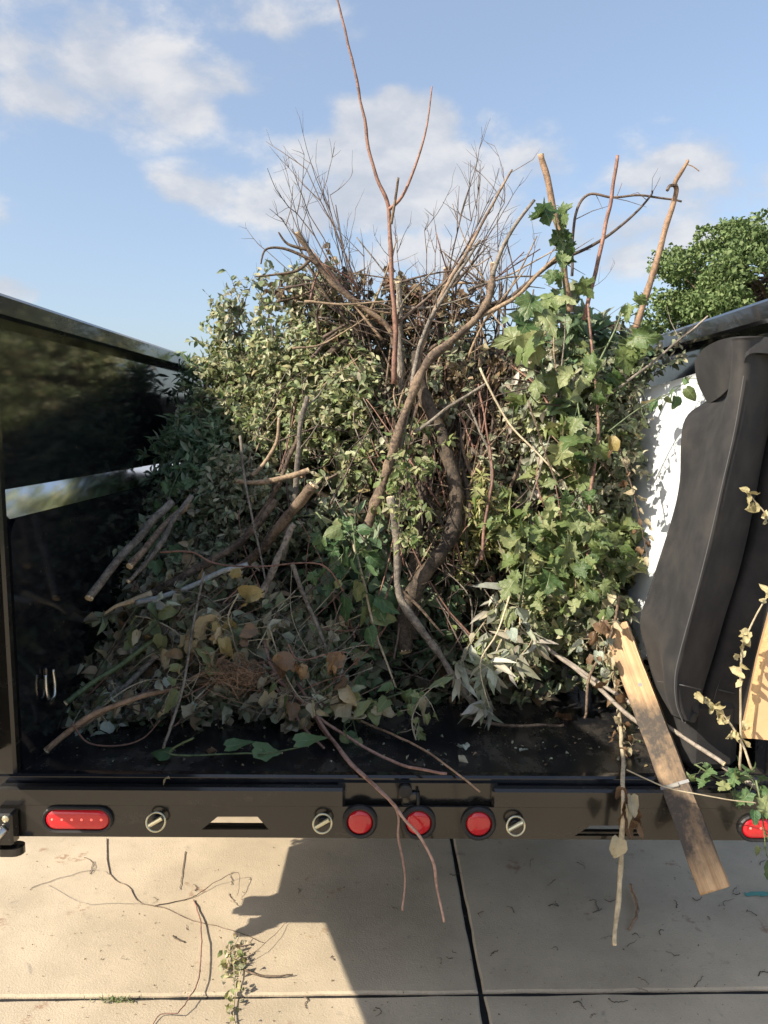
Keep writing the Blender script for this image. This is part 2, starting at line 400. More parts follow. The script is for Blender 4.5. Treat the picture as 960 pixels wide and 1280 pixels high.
def flat2d(name, outer, holes, thick, mat, parent, fr):       # plate with holes: fr maps (x, z, d) to world
    cu = bpy.data.curves.new(name, 'CURVE'); cu.dimensions = '2D'; cu.fill_mode = 'BOTH'; cu.extrude = thick / 2
    for ring in [outer] + holes:
        sp = cu.splines.new('POLY'); sp.points.add(len(ring) - 1); sp.use_cyclic_u = True
        for p, q in zip(sp.points, ring): p.co = (q[0], q[1], 0, 1)
    tmp = bpy.data.objects.new('tmp', cu); me = bpy.data.meshes.new_from_object(tmp)
    vs = [fr(v.co.x, v.co.y, v.co.z) for v in me.vertices]; fs = [tuple(p.vertices) for p in me.polygons]
    bpy.data.objects.remove(tmp); bpy.data.curves.remove(cu)
    bpy.data.meshes.remove(me)
    return MB().raw(vs, fs).build(name, mat, parent)

# ------------------------------------------------------------------ ground and driveway
MB().raw([(-400, -400, -.06), (400, -400, -.06), (400, 400, -.06), (-400, 400, -.06)], [(0, 1, 2, 3)]).build('ground', 'lawn')['kind'] = 'structure'
drive = MB().box((-7.3, -7.6, -.05), (7.9, 13.4, -.010)).build('driveway', 'tar', origin=(0, 0, 0)); drive['kind'] = 'structure'
ROT = Matrix.Rotation(R(1.4), 4, 'Z'); JX, JY = .272, 2.16; GAP = .0075
J0 = Vector((JX, JY, 0))
def gr(x, y, z=0.0): return J0 + ROT @ Vector((x, y, z))
for i in (-2, -1, 0, 1):
    for j in (-2, -1, 0, 1, 2):
        x0, x1 = i * 3.6 + GAP, (i + 1) * 3.6 - GAP; y0, y1 = j * 3.6 + GAP, (j + 1) * 3.6 - GAP
        n = 60; ring = []
        def edge(a, b):
            for k in range(n):
                t = k / n; p = a.lerp(b, t); q = mnoise.noise(p * 4.1) * .004 + mnoise.noise(p * 17) * .003 + max(0, mnoise.noise(p * 5.3 + Vector((9, 0, 0))) - .35) * .018
                d = (b - a).normalized(); ring.append(p + Vector((-d.y, d.x, 0)) * q)
        cs = [Vector((x0, y0, 0)), Vector((x1, y0, 0)), Vector((x1, y1, 0)), Vector((x0, y1, 0))]
        for k in range(4): edge(cs[k], cs[(k + 1) % 4])
        c0 = sum(ring, Vector()) / len(ring); m = len(ring)
        inn = [p + (c0 - p).normalized() * .008 for p in ring]
        vs = [gr(p.x, p.y, 0) for p in inn] + [gr(p.x, p.y, -.005) for p in ring] + [gr(p.x, p.y, -.045) for p in ring]
        fs = [tuple(range(m))] + [(k, k + m, (k + 1) % m + m, (k + 1) % m) for k in range(m)] + [(k + m, k + 2 * m, (k + 1) % m + 2 * m, (k + 1) % m + m) for k in range(m)]
        MB().raw(vs, fs).build('concrete_slab', 'concrete', drive)

# ------------------------------------------------------------------ dump trailer
FZ = .70; RY = 2.15; FRONT = 6.4; TOPZ = 2.085; XI = 1.10; XL = 1.090; XU = 1.155
tr = link('dump_trailer', None, (0, 4.2, 0)); tag(tr, 'black glossy dump trailer loaded with cut brush, rear gates open', 'trailer')
MB().box((-XI, RY, FZ - .05), (XI, FRONT, FZ)).build('bed_floor', 'bed_floor', tr)
MB().bbox((-1.16, RY - .035, FZ - .07), (1.16, RY - .0005, FZ + .012), .006).build('rear_sill', 'black_paint', tr)
MB().box((-1.18, FRONT + .001, .55), (1.18, FRONT + .05, 1.95)).build('front_wall', 'black_paint', tr)
for s in (-1, 1):
    # upper sheet, polished sloping ledge, thicker lower sheet
    w = MB(); w.box((min(s * XU, s * 1.19), RY, 1.44), (max(s * XU, s * 1.19), FRONT - .001, TOPZ - .07))
    wall = w.build('side_wall', 'black_paint', tr)
    rail = MB().bbox((min(s * 1.085, s * 1.20), RY - .02, TOPZ - .07), (max(s * 1.085, s * 1.20), FRONT + .05, TOPZ), .010).build('top_rail', 'rail_paint', wall)
    z1, z0 = 1.527, 1.452
    le = MB().raw([(s * (XU - .001), RY + .012, z1), (s * XL, RY + .012, z0), (s * XL, FRONT, z0), (s * (XU - .001), FRONT, z1), (s * (XU - .001), RY + .012, z0 - .01), (s * (XU - .001), FRONT, z0 - .01)],
                  [(0, 1, 2, 3), (0, 4, 1), (3, 2, 5)]).build('ledge', 'ledge_metal', wall)
    lw = MB(); pr = []                               # lower sheet with a rounded upper rear corner
    for k in range(9):
        a = math.pi / 2 * k / 8; pr.append((RY + .012 + .06 * (1 - math.sin(a)) , z0 - .002 - .06 * (1 - math.cos(a))))
    pr = [(FRONT - .002, z0 - .002)] + pr + [(RY + .012, FZ), (FRONT - .002, FZ)]
    m = len(pr); xs = (s * XL, s * 1.15)
    vs = [(x, y, z) for x in xs for (y, z) in pr]
    lw.raw(vs, [tuple(range(m)), tuple(range(2 * m - 1, m - 1, -1))] + [(k, k + m, (k + 1) % m + m, (k + 1) % m) for k in range(m)])
    lw.build('lower_panel', 'black_paint', wall)
    MB().bbox((min(s * 1.092, s * 1.20), RY - .03, .54), (max(s * 1.092, s * 1.20), RY + .008, TOPZ - .07), .008).build('corner_post', 'bumper_paint', tr)
    for yy in (2.9, 3.6, 4.3, 5.0, 5.7): MB().box((min(s * 1.191, s * 1.24), yy, .62), (max(s * 1.191, s * 1.24), yy + .06, TOPZ - .08)).build('side_stake', 'black_paint', wall)
    MB().box((min(s * .92, s * 1.13), RY + .02, .61), (max(s * .92, s * 1.13), RY + .36, FZ - .051)).build('rear_gusset', 'frame_paint', tr)
    MB().box((min(s * .16, s * .26), RY + .1, .45), (max(s * .16, s * .26), FRONT, FZ - .052)).build('frame_rail', 'frame_paint', tr)
    for yy in (4.1, 5.0):
        wh = MB().lathe((s * 1.30, yy, .37), (s, 0, 0), [(0, .20), (.0, .33), (.03, .365), (.17, .365), (.20, .33), (.20, .20)], 28).build('wheel', 'rubber', tr, smooth_=False)
        MB().lathe((s * 1.30, yy, .37), (s, 0, 0), [(.02, .20), (.19, .20), (.17, .15), (.12, .11), (.16, .05)], 20).build('rim', 'rim_grey', wh)
        MB().tube([(s * .4, yy, .37), (s * 1.3, yy, .37)], .035, 8).build('axle', 'frame_paint', tr)

# bumper: continuous lower plate with light holes, two boxes above it
BY = 2.08; BZ0 = .542; BZ1 = .690; BM = .637
def bx(px, py, Y=BY): p = at(px, py, Y); return p.x, p.z
def circ(c, r, n=28): return [(c[0] + r * math.cos(2 * math.pi * k / n), c[1] + r * math.sin(2 * math.pi * k / n)) for k in range(n)]
def stadium(x0, x1, zc, r, n=10):
    return [(x1 - r + r * math.cos(a), zc + r * math.sin(a)) for a in np.linspace(-math.pi / 2, math.pi / 2, n)] + [(x0 + r - r * math.cos(a), zc + r * math.sin(a)) for a in np.linspace(math.pi / 2, -math.pi / 2, n)]
lights = [bx(450, 1026), bx(523, 1027), bx(598, 1028)]
ov = (bx(58, 1023), bx(138, 1023)); ovr = (bx(926, 1034), bx(1010, 1034))
slots = []
for q in ([(252, 1037), (272, 1021), (322, 1021), (336, 1037)], [(718, 1045), (738, 1032), (790, 1032), (803, 1045)]): slots.append([bx(*a) for a in q])
pl = lambda x, z, d: (x, BY + .004 + d, z)
xl0 = -1.13; xr0 = 1.13
bump_o = flat2d('bumper', [(xl0, BZ0), (xr0, BZ0), (xr0, BM), (xl0, BM)], slots, .008, 'bumper_paint', tr, pl)
MB().box((xl0, BY + .0085, BZ0 + .001), (xr0, BY + .02, BZ0 + .007)).build('bumper_lip', 'bumper_paint', bump_o)
MB().box((-1.14, 2.135, .517), (-.66, 2.235, .537)).build('bar_shadow_caster', 'frame_paint', bump_o)  # hidden bar added behind the bumper only for its ground shadow
for sl in slots:
    zz = [p[1] for p in sl]; xx = [p[0] for p in sl]; MB().box((min(xx) - .02, BY + .030, min(zz) - .02), (max(xx) + .02, BY + .045, min(zz) - .003)).build('slot_shade_bar', 'frame_paint', bump_o)  # dark bar added behind the slot, standing in for lip and shadow
xa = bx(431, 990)[0]; xb = bx(615, 990)[0]
for (x0, x1) in ((xl0, xa), (xb, xr0)):
    o = MB().bbox((x0, BY - .0015, BM - .006), (x1, RY - .037, BZ1), .007).build('step_box', 'bumper_paint', bump_o)
MB().box((xa - .02, RY - .045, BM - .02), (xb + .02, RY - .036, FZ - .004)).build('centre_plate', 'bumper_paint', bump_o)
# small things of the recessed centre: latch block, cable grommet, bolt
lx = bx(512, 990)[0]; MB().bbox((lx - .022, BY + .012, .632), (lx + .030, RY - .046, .672), .004).build('latch_block', 'bumper_paint', bump_o)
MB().lathe((lx - .012, BY + .020, .678), (0, -1, 0), [(0, .019), (.012, .019), (.014, .010)], 16).build('cable_grommet', 'rubber', bump_o)
MB().tube(spline([(lx + .022, BY + .006, .676), (lx + .024, BY - .004, .655), (lx + .022, BY + .002, .630), (lx + .028, BY + .01, .61)]), .0045, 6).build('cable', 'rubber', bump_o, smooth_=True)
MB().lathe((lx + .064, BY + .04, .664), (0, -1, 0), [(0, .008), (.006, .008), (.008, .004)], 10).build('bolt', 'steel', bump_o)
for (x, z) in lights:
    g = MB().lathe((x, BY + .001, z), (0, -1, 0), [(0, .050), (.010, .050), (.015, .044), (.013, .038), (.004, .036)], 30).build('tail_light', 'rubber', tr, smooth_=False)
    MB().lathe((x, BY - .003, z), (0, -1, 0), [(0, .0365), (.004, .0365), (.009, .030), (.0105, .015), (.011, .002)], 30).build('lens', 'red_lens', g, smooth_=True)
for (a, b) in (ov, ovr):
    zc = a[1]; r = .030
    def ring(r_, y): return [(x, y, z) for (x, z) in stadium(a[0] - (r_ - r) , b[0] + (r_ - r), zc, r_)]
    def loft(rs):
        mb = MB(); m = len(rs[0]); mb.raw([p for q in rs for p in q], [(j * m + k, j * m + (k + 1) % m, (j + 1) * m + (k + 1) % m, (j + 1) * m + k) for j in range(len(rs) - 1) for k in range(m)] + [tuple((len(rs) - 1) * m + k for k in range(m))]); return mb
    g = loft([ring(.040, BY), ring(.040, BY - .008), ring(.036, BY - .012), ring(.031, BY - .010), ring(.030, BY - .003)]).build('oval_light', 'rubber', tr)
    MB_l = loft([ring(.0295, BY - .003), ring(.0295, BY - .006), ring(.025, BY - .010), ring(.012, BY - .012)]).build('lens', 'red_led_lens', g, smooth_=True)
    for k in range(6):
        x = a[0] + .022 + (b[0] - a[0] - .044) * k / 5
        MB().lathe((x, BY - .0115, zc + .003), (0, -1, 0), [(0, .0038), (.002, .0032), (.003, .0015)], 10).build('light_emitting_diode', 'led', g)
for (px, py) in ((198, 1022), (404, 1024), (643, 1027), (862, 1030)):
    x, z = bx(px, py); p = Vector((x, BY - .012, z))
    g = MB().lathe((x, BY + .001, z), (0, -1, 0), [(0, .019), (.004, .019), (.006, .013), (.016, .012), (.018, .009)], 16).build('lynch_pin', 'rubber', tr)
    MB().torus(p + Vector((0, -.012, 0)), (.15, -1, .25), .026, .0032).build('pull_ring', 'pin_zinc', g, smooth_=True)
    MB().tube([p + Vector((-.022, -.013, -.012)), p + Vector((.020, -.016, .014))], .0065, 8).build('pin', 'pin_zinc', g)
# hinge bracket, eye bolt and round foot plate at the left end
hb = MB().bbox((-1.13, BY - .045, .535), (-1.068, BY - .002, .632), .006).build('hinge_bracket', 'bumper_paint', tr)
fp = stadium(-1.125, -1.045, BY - .026, .024, 8); MB().raw([(x, y, .508) for x, y in fp] + [(x, y, .530) for x, y in fp], [tuple(range(15, -1, -1)), tuple(range(16, 32))] + [(k, (k + 1) % 16, (k + 1) % 16 + 16, k + 16) for k in range(16)]).build('foot_plate', 'bumper_paint', hb)
MB().tube([(-1.125, BY - .062, .548), (-1.085, BY - .050, .595)], .012, 10).build('hinge_bolt', 'steel', hb, smooth_=True)
MB().lathe((-1.082, BY - .046, .622), (0, -1, 0), [(0, .010), (.006, .010), (.008, .005)], 8).build('bolt_head', 'pin_zinc', hb)
# D-ring on the left lower panel
p = atx(57, 845, -XL); dr = MB().bbox((-XL - .001, p.y - .022, p.z - .004), (-XL + .014, p.y + .022, p.z + .034), .004).build('tie_down', 'black_paint', tr)
MB().tube(spline([p + Vector((.012, -.026, .012)), p + Vector((.014, -.030, -.03)), p + Vector((.016, -.018, -.072)), p + Vector((.016, .018, -.072)), p + Vector((.014, .030, -.03)), p + Vector((.012, .026, .012))]), .006, 8).build('ring', 'steel', dr, smooth_=True)
# rear gates, swung open past the frame on each side
def gate(hx, hy, dx, dy, L):
    d = Vector((dx, dy, 0)).normalized(); nn = Vector((-d.y, d.x, 0)); z0, z1 = .775, 2.06; h = Vector((hx, hy, 0))
    def b(u0, u1, za, zb, t0, t1):
        vs = [h + d * u + nn * t + Vector((0, 0, z)) for z in (za, zb) for (u, t) in ((u0, t0), (u1, t0), (u1, t1), (u0, t1))]
        return MB().raw(vs, [(0, 3, 2, 1), (4, 5, 6, 7), (0, 1, 5, 4), (1, 2, 6, 5), (2, 3, 7, 6), (3, 0, 4, 7)])
    g = b(.06, L - .06, z0 + .06, z1 - .06, -.006, .006).build('rear_gate', 'black_paint', tr)
    for q in ((0, .06, z0, z1), (L - .06, L, z0, z1), (.0605, L - .0605, z0, z0 + .06), (.0605, L - .0605, z1 - .06, z1), (.0605, L - .0605, 1.35, 1.40)):
        b(*q, -.025, .025).build('gate_bar', 'black_paint', g)
    b(L - .05, L - .02, .72, 1.9, .026, .05).build('lock_rod', 'black_paint', g)
    for zz in (.85, 1.35, 1.85): MB().tube([h + Vector((0, 0, zz)), h + Vector((0, 0, zz + .1))], .03, 10).build('hinge', 'bumper_paint', g)
gate(-1.175, RY - .045, .26, -.75, 1.55)

# ------------------------------------------------------------------ brush pile: where its face lies
SURF = np.array([(60, 930, 2.32), (120, 790, 2.83), (200, 600, 3.5), (245, 455, 4.0), (300, 390, 3.8), (200, 930, 2.35), (250, 800, 2.62), (330, 640, 2.98), (350, 470, 3.35),
    (400, 930, 2.42), (450, 860, 2.5), (470, 700, 2.78), (480, 520, 3.0), (490, 400, 3.3), (600, 880, 2.55), (600, 700, 2.8), (600, 520, 3.05), (600, 400, 3.2), (700, 850, 2.55), (700, 700, 2.65),
    (720, 520, 2.75), (720, 380, 2.85), (780, 760, 2.5), (785, 600, 2.72), (790, 420, 2.95), (860, 420, 3.0), (450, 300, 3.3), (700, 260, 2.95), (840, 240, 3.0)], float)
def surf(px, py):
    d2 = (SURF[:, 0] - px) ** 2 + (SURF[:, 1] - py) ** 2 + 900; w = 1 / d2 ** 1.5
    return float((w * SURF[:, 2]).sum() / w.sum())
def on(px, py, inset=0.0):
    p = at(px, py, surf(px, py) + inset)
    p.x = min(max(p.x, -1.07), 1.07); p.z = max(p.z, FZ + .012); return p

# ---- leaves
def leaf_shape(kind):
    if kind == 'oval': us = (.28, .62); ws = (.24, .25)
    elif kind == 'lance': us = (.30, .65); ws = (.13, .11)
    elif kind == 'crinkle': us = (.28, .66); ws = (.33, .28)
    v = [(0, 0)]
    for u, w in zip(us, ws): v += [(u, -w), (u, 0), (u, w)]
    v.append((1, 0))
    f = [(0, 1, 2), (0, 2, 3), (1, 4, 5, 2), (2, 5, 6, 3), (4, 7, 5), (5, 7, 6)]
    return np.array(v, float), f
MAPLE_HALF = [(0, 0), (-.06, .12), (-.10, .34), (.06, .30), (.10, .40), (.20, .40), (.30, .62), (.38, .52), (.47, .56), (.47, .40), (.52, .22), (.62, .30), (.66, .20), (.80, .17), (.82, .09), (1.0, 0)]
def maple_shape():
    ring_ = MAPLE_HALF + [(x, -y) for (x, y) in MAPLE_HALF[-2:0:-1]]
    v = [(.30, 0)] + ring_; m = len(ring_)
    return np.array(v, float), [(0, 1 + k, 1 + (k + 1) % m) for k in range(m)]
HEART_HALF = [(0, 0), (-.10, .16), (-.06, .34), (.10, .44), (.32, .42), (.55, .30), (.78, .13), (1.0, 0)]
def heart_shape():
    ring_ = HEART_HALF + [(x, -y) for (x, y) in HEART_HALF[-2:0:-1]]
    v = [(.34, 0), (.1, 0), (.65, 0)] + ring_; m = len(ring_)
    f = []
    for k in range(m):
        a, b = k, (k + 1) % m; xm = (ring_[a][0] + ring_[b][0]) / 2; c = 0
        f.append((c, 3 + a, 3 + b))
    return np.array(v, float), f
SHAPES = {k: leaf_shape(k) for k in ('oval', 'lance', 'crinkle')}; SHAPES['maple'] = maple_shape(); SHAPES['heart'] = heart_shape()

class Leaves:
    def __init__(s): s.items = {}
    def add(s, kind, pos, dirv, nrm, size, col): s.items.setdefault(kind, []).append((*pos, *dirv, *nrm, size, *col))
    def count(s): return sum(len(v) for v in s.items.values())
    def build(s, name, mat='leaf', parent=None, origin=None, curl=1.0):
        V = []; Fv = []; Ln = []; Col = []; base = 0
        for kind, it in s.items.items():
            A = np.array(it); n = len(A); tv, tf = SHAPES[kind]; m = len(tv)
            P = A[:, 0:3]; D = A[:, 3:6]; Nn = A[:, 6:9]; S = A[:, 9]; c = A[:, 10:13]
            D = D / (np.linalg.norm(D, axis=1, keepdims=True) + 1e-9); T = np.cross(Nn, D); T /= (np.linalg.norm(T, axis=1, keepdims=True) + 1e-9); Nn = np.cross(D, T)
            fold = rng.uniform(.05, 1.15, n) * curl; bend = rng.uniform(-1.7, .7, n) * curl; twist = rng.uniform(-.8, .8, n) * curl; skew = rng.uniform(-.25, .25, n)
            x = tv[None, :, 0] * np.ones((n, 1)); y = tv[None, :, 1] * rng.uniform(.75, 1.2, (n, 1))
            z = fold[:, None] * np.abs(y) + bend[:, None] * .5 * x ** 2 + twist[:, None] * x * y
            if kind == 'crinkle': z = z + rng.normal(0, .14, z.shape); x = x + rng.normal(0, .07, x.shape)
            y = y + skew[:, None] * x ** 2
            W = P[:, None, :] + S[:, None, None] * (x[..., None] * D[:, None, :] + y[..., None] * T[:, None, :] + z[..., None] * Nn[:, None, :])
            V.append(W.reshape(-1, 3)); Col.append(np.repeat(c, m, axis=0))
            offs = base + np.arange(n) * m
            for f in tf: pass
            fl = np.concatenate([np.array(f) for f in tf]); ll = np.array([len(f) for f in tf])
            Fv.append((offs[:, None] + fl[None, :]).reshape(-1)); Ln.append(np.tile(ll, n)); base += n * m
        if not V: return None
        V = np.concatenate(V); Fv = np.concatenate(Fv); Ln = np.concatenate(Ln); Col = np.concatenate(Col)
        o_ = Vector(origin) if origin is not None else Vector(V.mean(0)); V = V - np.array(o_)
        V[:, 2] = np.maximum(V[:, 2], -99)
        me = bpy.data.meshes.new(name); me.vertices.add(len(V)); me.vertices.foreach_set('co', V.astype(np.float32).ravel())
        me.loops.add(len(Fv)); me.loops.foreach_set('vertex_index', Fv.astype(np.int32))
        me.polygons.add(len(Ln)); st = np.concatenate([[0], np.cumsum(Ln)[:-1]]); me.polygons.foreach_set('loop_start', st.astype(np.int32))
        me.update(calc_edges=True); me.validate()
        a = me.color_attributes.new('col', 'FLOAT_COLOR', 'POINT'); a.data.foreach_set('color', np.concatenate([Col, np.ones((len(Col), 1))], 1).astype(np.float32).ravel())
        me.materials.append(MATS[mat]); return link(name, me, o_, parent)

def rv(s=1.0): return Vector((random.gauss(0, s), random.gauss(0, s), random.gauss(0, s)))
PAL = {
 'olive': [(.26, .295, .145), (.35, .37, .205), (.19, .23, .11), (.44, .44, .285), (.14, .18, .08), (.36, .33, .17), (.22, .27, .10)],
 'green': [(.13, .20, .11), (.17, .25, .12), (.22, .28, .16), (.10, .16, .085), (.29, .33, .21)],
 'dull': [(.24, .265, .165), (.33, .33, .22), (.19, .22, .125), (.42, .40, .27), (.14, .18, .10)],
 'dry': [(.38, .34, .23), (.48, .43, .30), (.28, .27, .17), (.55, .51, .38), (.32, .34, .21), (.38, .28, .16), (.26, .31, .17)],
 'brown': [(.17, .12, .075), (.26, .19, .11), (.12, .09, .06), (.33, .25, .14), (.21, .20, .11)],
 'yellow': [(.38, .35, .13), (.44, .40, .20), (.30, .30, .12), (.25, .28, .11)],
 'silver': [(.38, .40, .32), (.50, .50, .41), (.30, .33, .24), (.42, .39, .29), (.25, .28, .17)],
 'lime': [(.19, .235, .085), (.27, .30, .13), (.13, .18, .06), (.34, .35, .18)],
 'dark': [(.075, .10, .055), (.12, .125, .08), (.10, .085, .06), (.15, .15, .10)],  # inner leaves, with the pile's inside shade put into their colour
}
def pick(pal):
    c = random.choice(PAL[pal]); k = random.uniform(.75, 1.2); return tuple(x * k * random.uniform(.93, 1.07) for x in c)
OUT = Vector((-.25, -.75, .6)).normalized()

def leafy(name, label, cat, group, path, rad, mat, kind, pal, size, nsprig, per, splen, parent_mat='leaf', spread=1.0, curl=1.0, droop=.4):
    """a cut stem along path with side sprigs, leaves joined into one part"""
    pts = spline(path, 4); n = len(pts); st = MB()
    st.tube(pts, [rad * (1 - .75 * i / (n - 1)) for i in range(n)], 5)
    L = Leaves()
    for k in range(nsprig):
        t = random.uniform(.08, 1.0); i = min(int(t * (n - 1)), n - 2); b = pts[i].lerp(pts[i + 1], t * (n - 1) - i)
        tan = (pts[i + 1] - pts[i]).normalized()
        d = (tan * .5 + OUT * random.uniform(.1, .9) + rv(.55) * spread).normalized(); l = splen * random.uniform(.5, 1.3); sp = [b]; q = b
        for j in range(4):
            d = (d + Vector((0, 0, -droop * .25)) + rv(.16)).normalized(); q = q + d * (l / 4); sp.append(q.copy())
        st.tube(sp, [rad * .32, rad * .28, rad * .22, rad * .16, rad * .1], 3, False)
        for j in range(per):
            u = random.uniform(.12, 1.02) * 4; a = min(int(u), 3); p = sp[a].lerp(sp[a + 1], u - a); ax = (sp[a + 1] - sp[a]).normalized()
            side = ax.cross(rv()).normalized(); ld = (ax * random.uniform(.1, .9) + side * 1.0 + Vector((0, 0, -.35 * droop))).normalized()
            nr = (OUT * .8 + Vector((0, 0, .4)) + rv(.55)).normalized()
            L.add(kind, p, ld, nr, size * random.uniform(.6, 1.25), pick(pal))
    o = st.build(name, mat, None, path[0], True); tag(o, label, cat, group)
    lv = L.build('leaves', parent_mat, o, path[0], curl)
    if lv: lv['kind'] = 'stuff'
    return o
def inpoly(x, y, poly):
    c = False; j = len(poly) - 1
    for i in range(len(poly)):
        xi, yi = poly[i]; xj, yj = poly[j]
        if (yi > y) != (yj > y) and x < (xj - xi) * (y - yi) / (yj - yi) + xi: c = not c
        j = i
    return c
def sample(poly):
    xs = [p[0] for p in poly]; ys = [p[1] for p in poly]
    while True:
        x, y = random.uniform(min(xs), max(xs)), random.uniform(min(ys), max(ys))
        if inpoly(x, y, poly): return x, y
def path_in(poly, length, ang, inset=(.02, .14), bow=.12):
    for _ in range(40):
        x, y = sample(poly); a = R(random.uniform(*ang)); x1, y1 = x + math.cos(a) * length, y - math.sin(a) * length
        if inpoly((x + x1) / 2, (y + y1) / 2, poly) and inpoly(x + .8 * (x1 - x), y + .8 * (y1 - y), poly): break
    ins = random.uniform(*inset); pts = []
    bx_, by_ = random.uniform(-bow, bow) * length, random.uniform(-bow, bow) * length
    for k in range(4):
        t = k / 3; w = math.sin(math.pi * t)
        pts.append(on(x + (x1 - x) * t + bx_ * w, y + (y1 - y) * t + by_ * w, ins + .10 * (1 - t)))
    return pts

# packed heart of the pile: leaves and core coloured dark for the shade inside
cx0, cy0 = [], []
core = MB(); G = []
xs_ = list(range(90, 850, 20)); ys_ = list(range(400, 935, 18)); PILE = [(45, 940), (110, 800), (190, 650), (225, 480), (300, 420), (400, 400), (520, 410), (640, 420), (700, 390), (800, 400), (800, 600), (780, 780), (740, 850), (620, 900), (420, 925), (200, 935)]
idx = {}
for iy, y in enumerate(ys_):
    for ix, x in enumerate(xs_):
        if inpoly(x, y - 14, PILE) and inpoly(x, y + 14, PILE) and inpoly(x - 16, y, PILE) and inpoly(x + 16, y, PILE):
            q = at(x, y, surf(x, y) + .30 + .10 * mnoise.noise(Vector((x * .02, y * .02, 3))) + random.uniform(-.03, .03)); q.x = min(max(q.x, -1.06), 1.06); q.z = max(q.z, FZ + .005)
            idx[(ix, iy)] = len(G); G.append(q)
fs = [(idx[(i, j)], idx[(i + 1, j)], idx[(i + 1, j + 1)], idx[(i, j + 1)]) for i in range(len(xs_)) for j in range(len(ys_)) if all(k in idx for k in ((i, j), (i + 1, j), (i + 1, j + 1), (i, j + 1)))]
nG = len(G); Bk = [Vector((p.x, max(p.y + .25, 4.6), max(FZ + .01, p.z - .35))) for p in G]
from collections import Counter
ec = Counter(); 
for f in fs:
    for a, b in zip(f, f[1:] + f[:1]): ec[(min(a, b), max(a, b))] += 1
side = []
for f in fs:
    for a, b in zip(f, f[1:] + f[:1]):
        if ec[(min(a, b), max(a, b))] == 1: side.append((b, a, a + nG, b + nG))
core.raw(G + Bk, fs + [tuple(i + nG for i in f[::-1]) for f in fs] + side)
co = core.build('packed_brush', 'packed_twigs_shade', None, (0, 3.0, FZ), True)
tag(co, 'dense tangle of twigs and dead leaves inside the brush pile, inner shade painted dark', 'brush', kind='stuff')
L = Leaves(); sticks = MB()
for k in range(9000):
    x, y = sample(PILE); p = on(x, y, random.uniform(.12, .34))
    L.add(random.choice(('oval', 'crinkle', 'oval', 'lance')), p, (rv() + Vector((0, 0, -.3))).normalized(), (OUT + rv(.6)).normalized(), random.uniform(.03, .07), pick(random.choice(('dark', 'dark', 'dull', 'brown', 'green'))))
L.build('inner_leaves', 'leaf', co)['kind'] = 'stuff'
for k in range(520):
    x, y = sample(PILE); p = on(x, y, random.uniform(.05, .28)); d = (Vector((random.gauss(0, 1), random.gauss(0, .35), random.gauss(.3, .9)))).normalized(); l = random.uniform(.15, .5)
    q = p + d * l
    if abs(q.x) > 1.0 or q.z < FZ + .02 or q.z > 2.25: continue
    m1 = p.lerp(q, .35) + rv(.025); m2 = p.lerp(q, .7) + rv(.03); r = random.uniform(.0012, .0042)
    sticks.tube([p, m1, m2, q], [r, r * .9, r * .75, r * .5], 4, False)
sticks.build('inner_twigs', 'twig', co, smooth_=True)['kind'] = 'stuff'

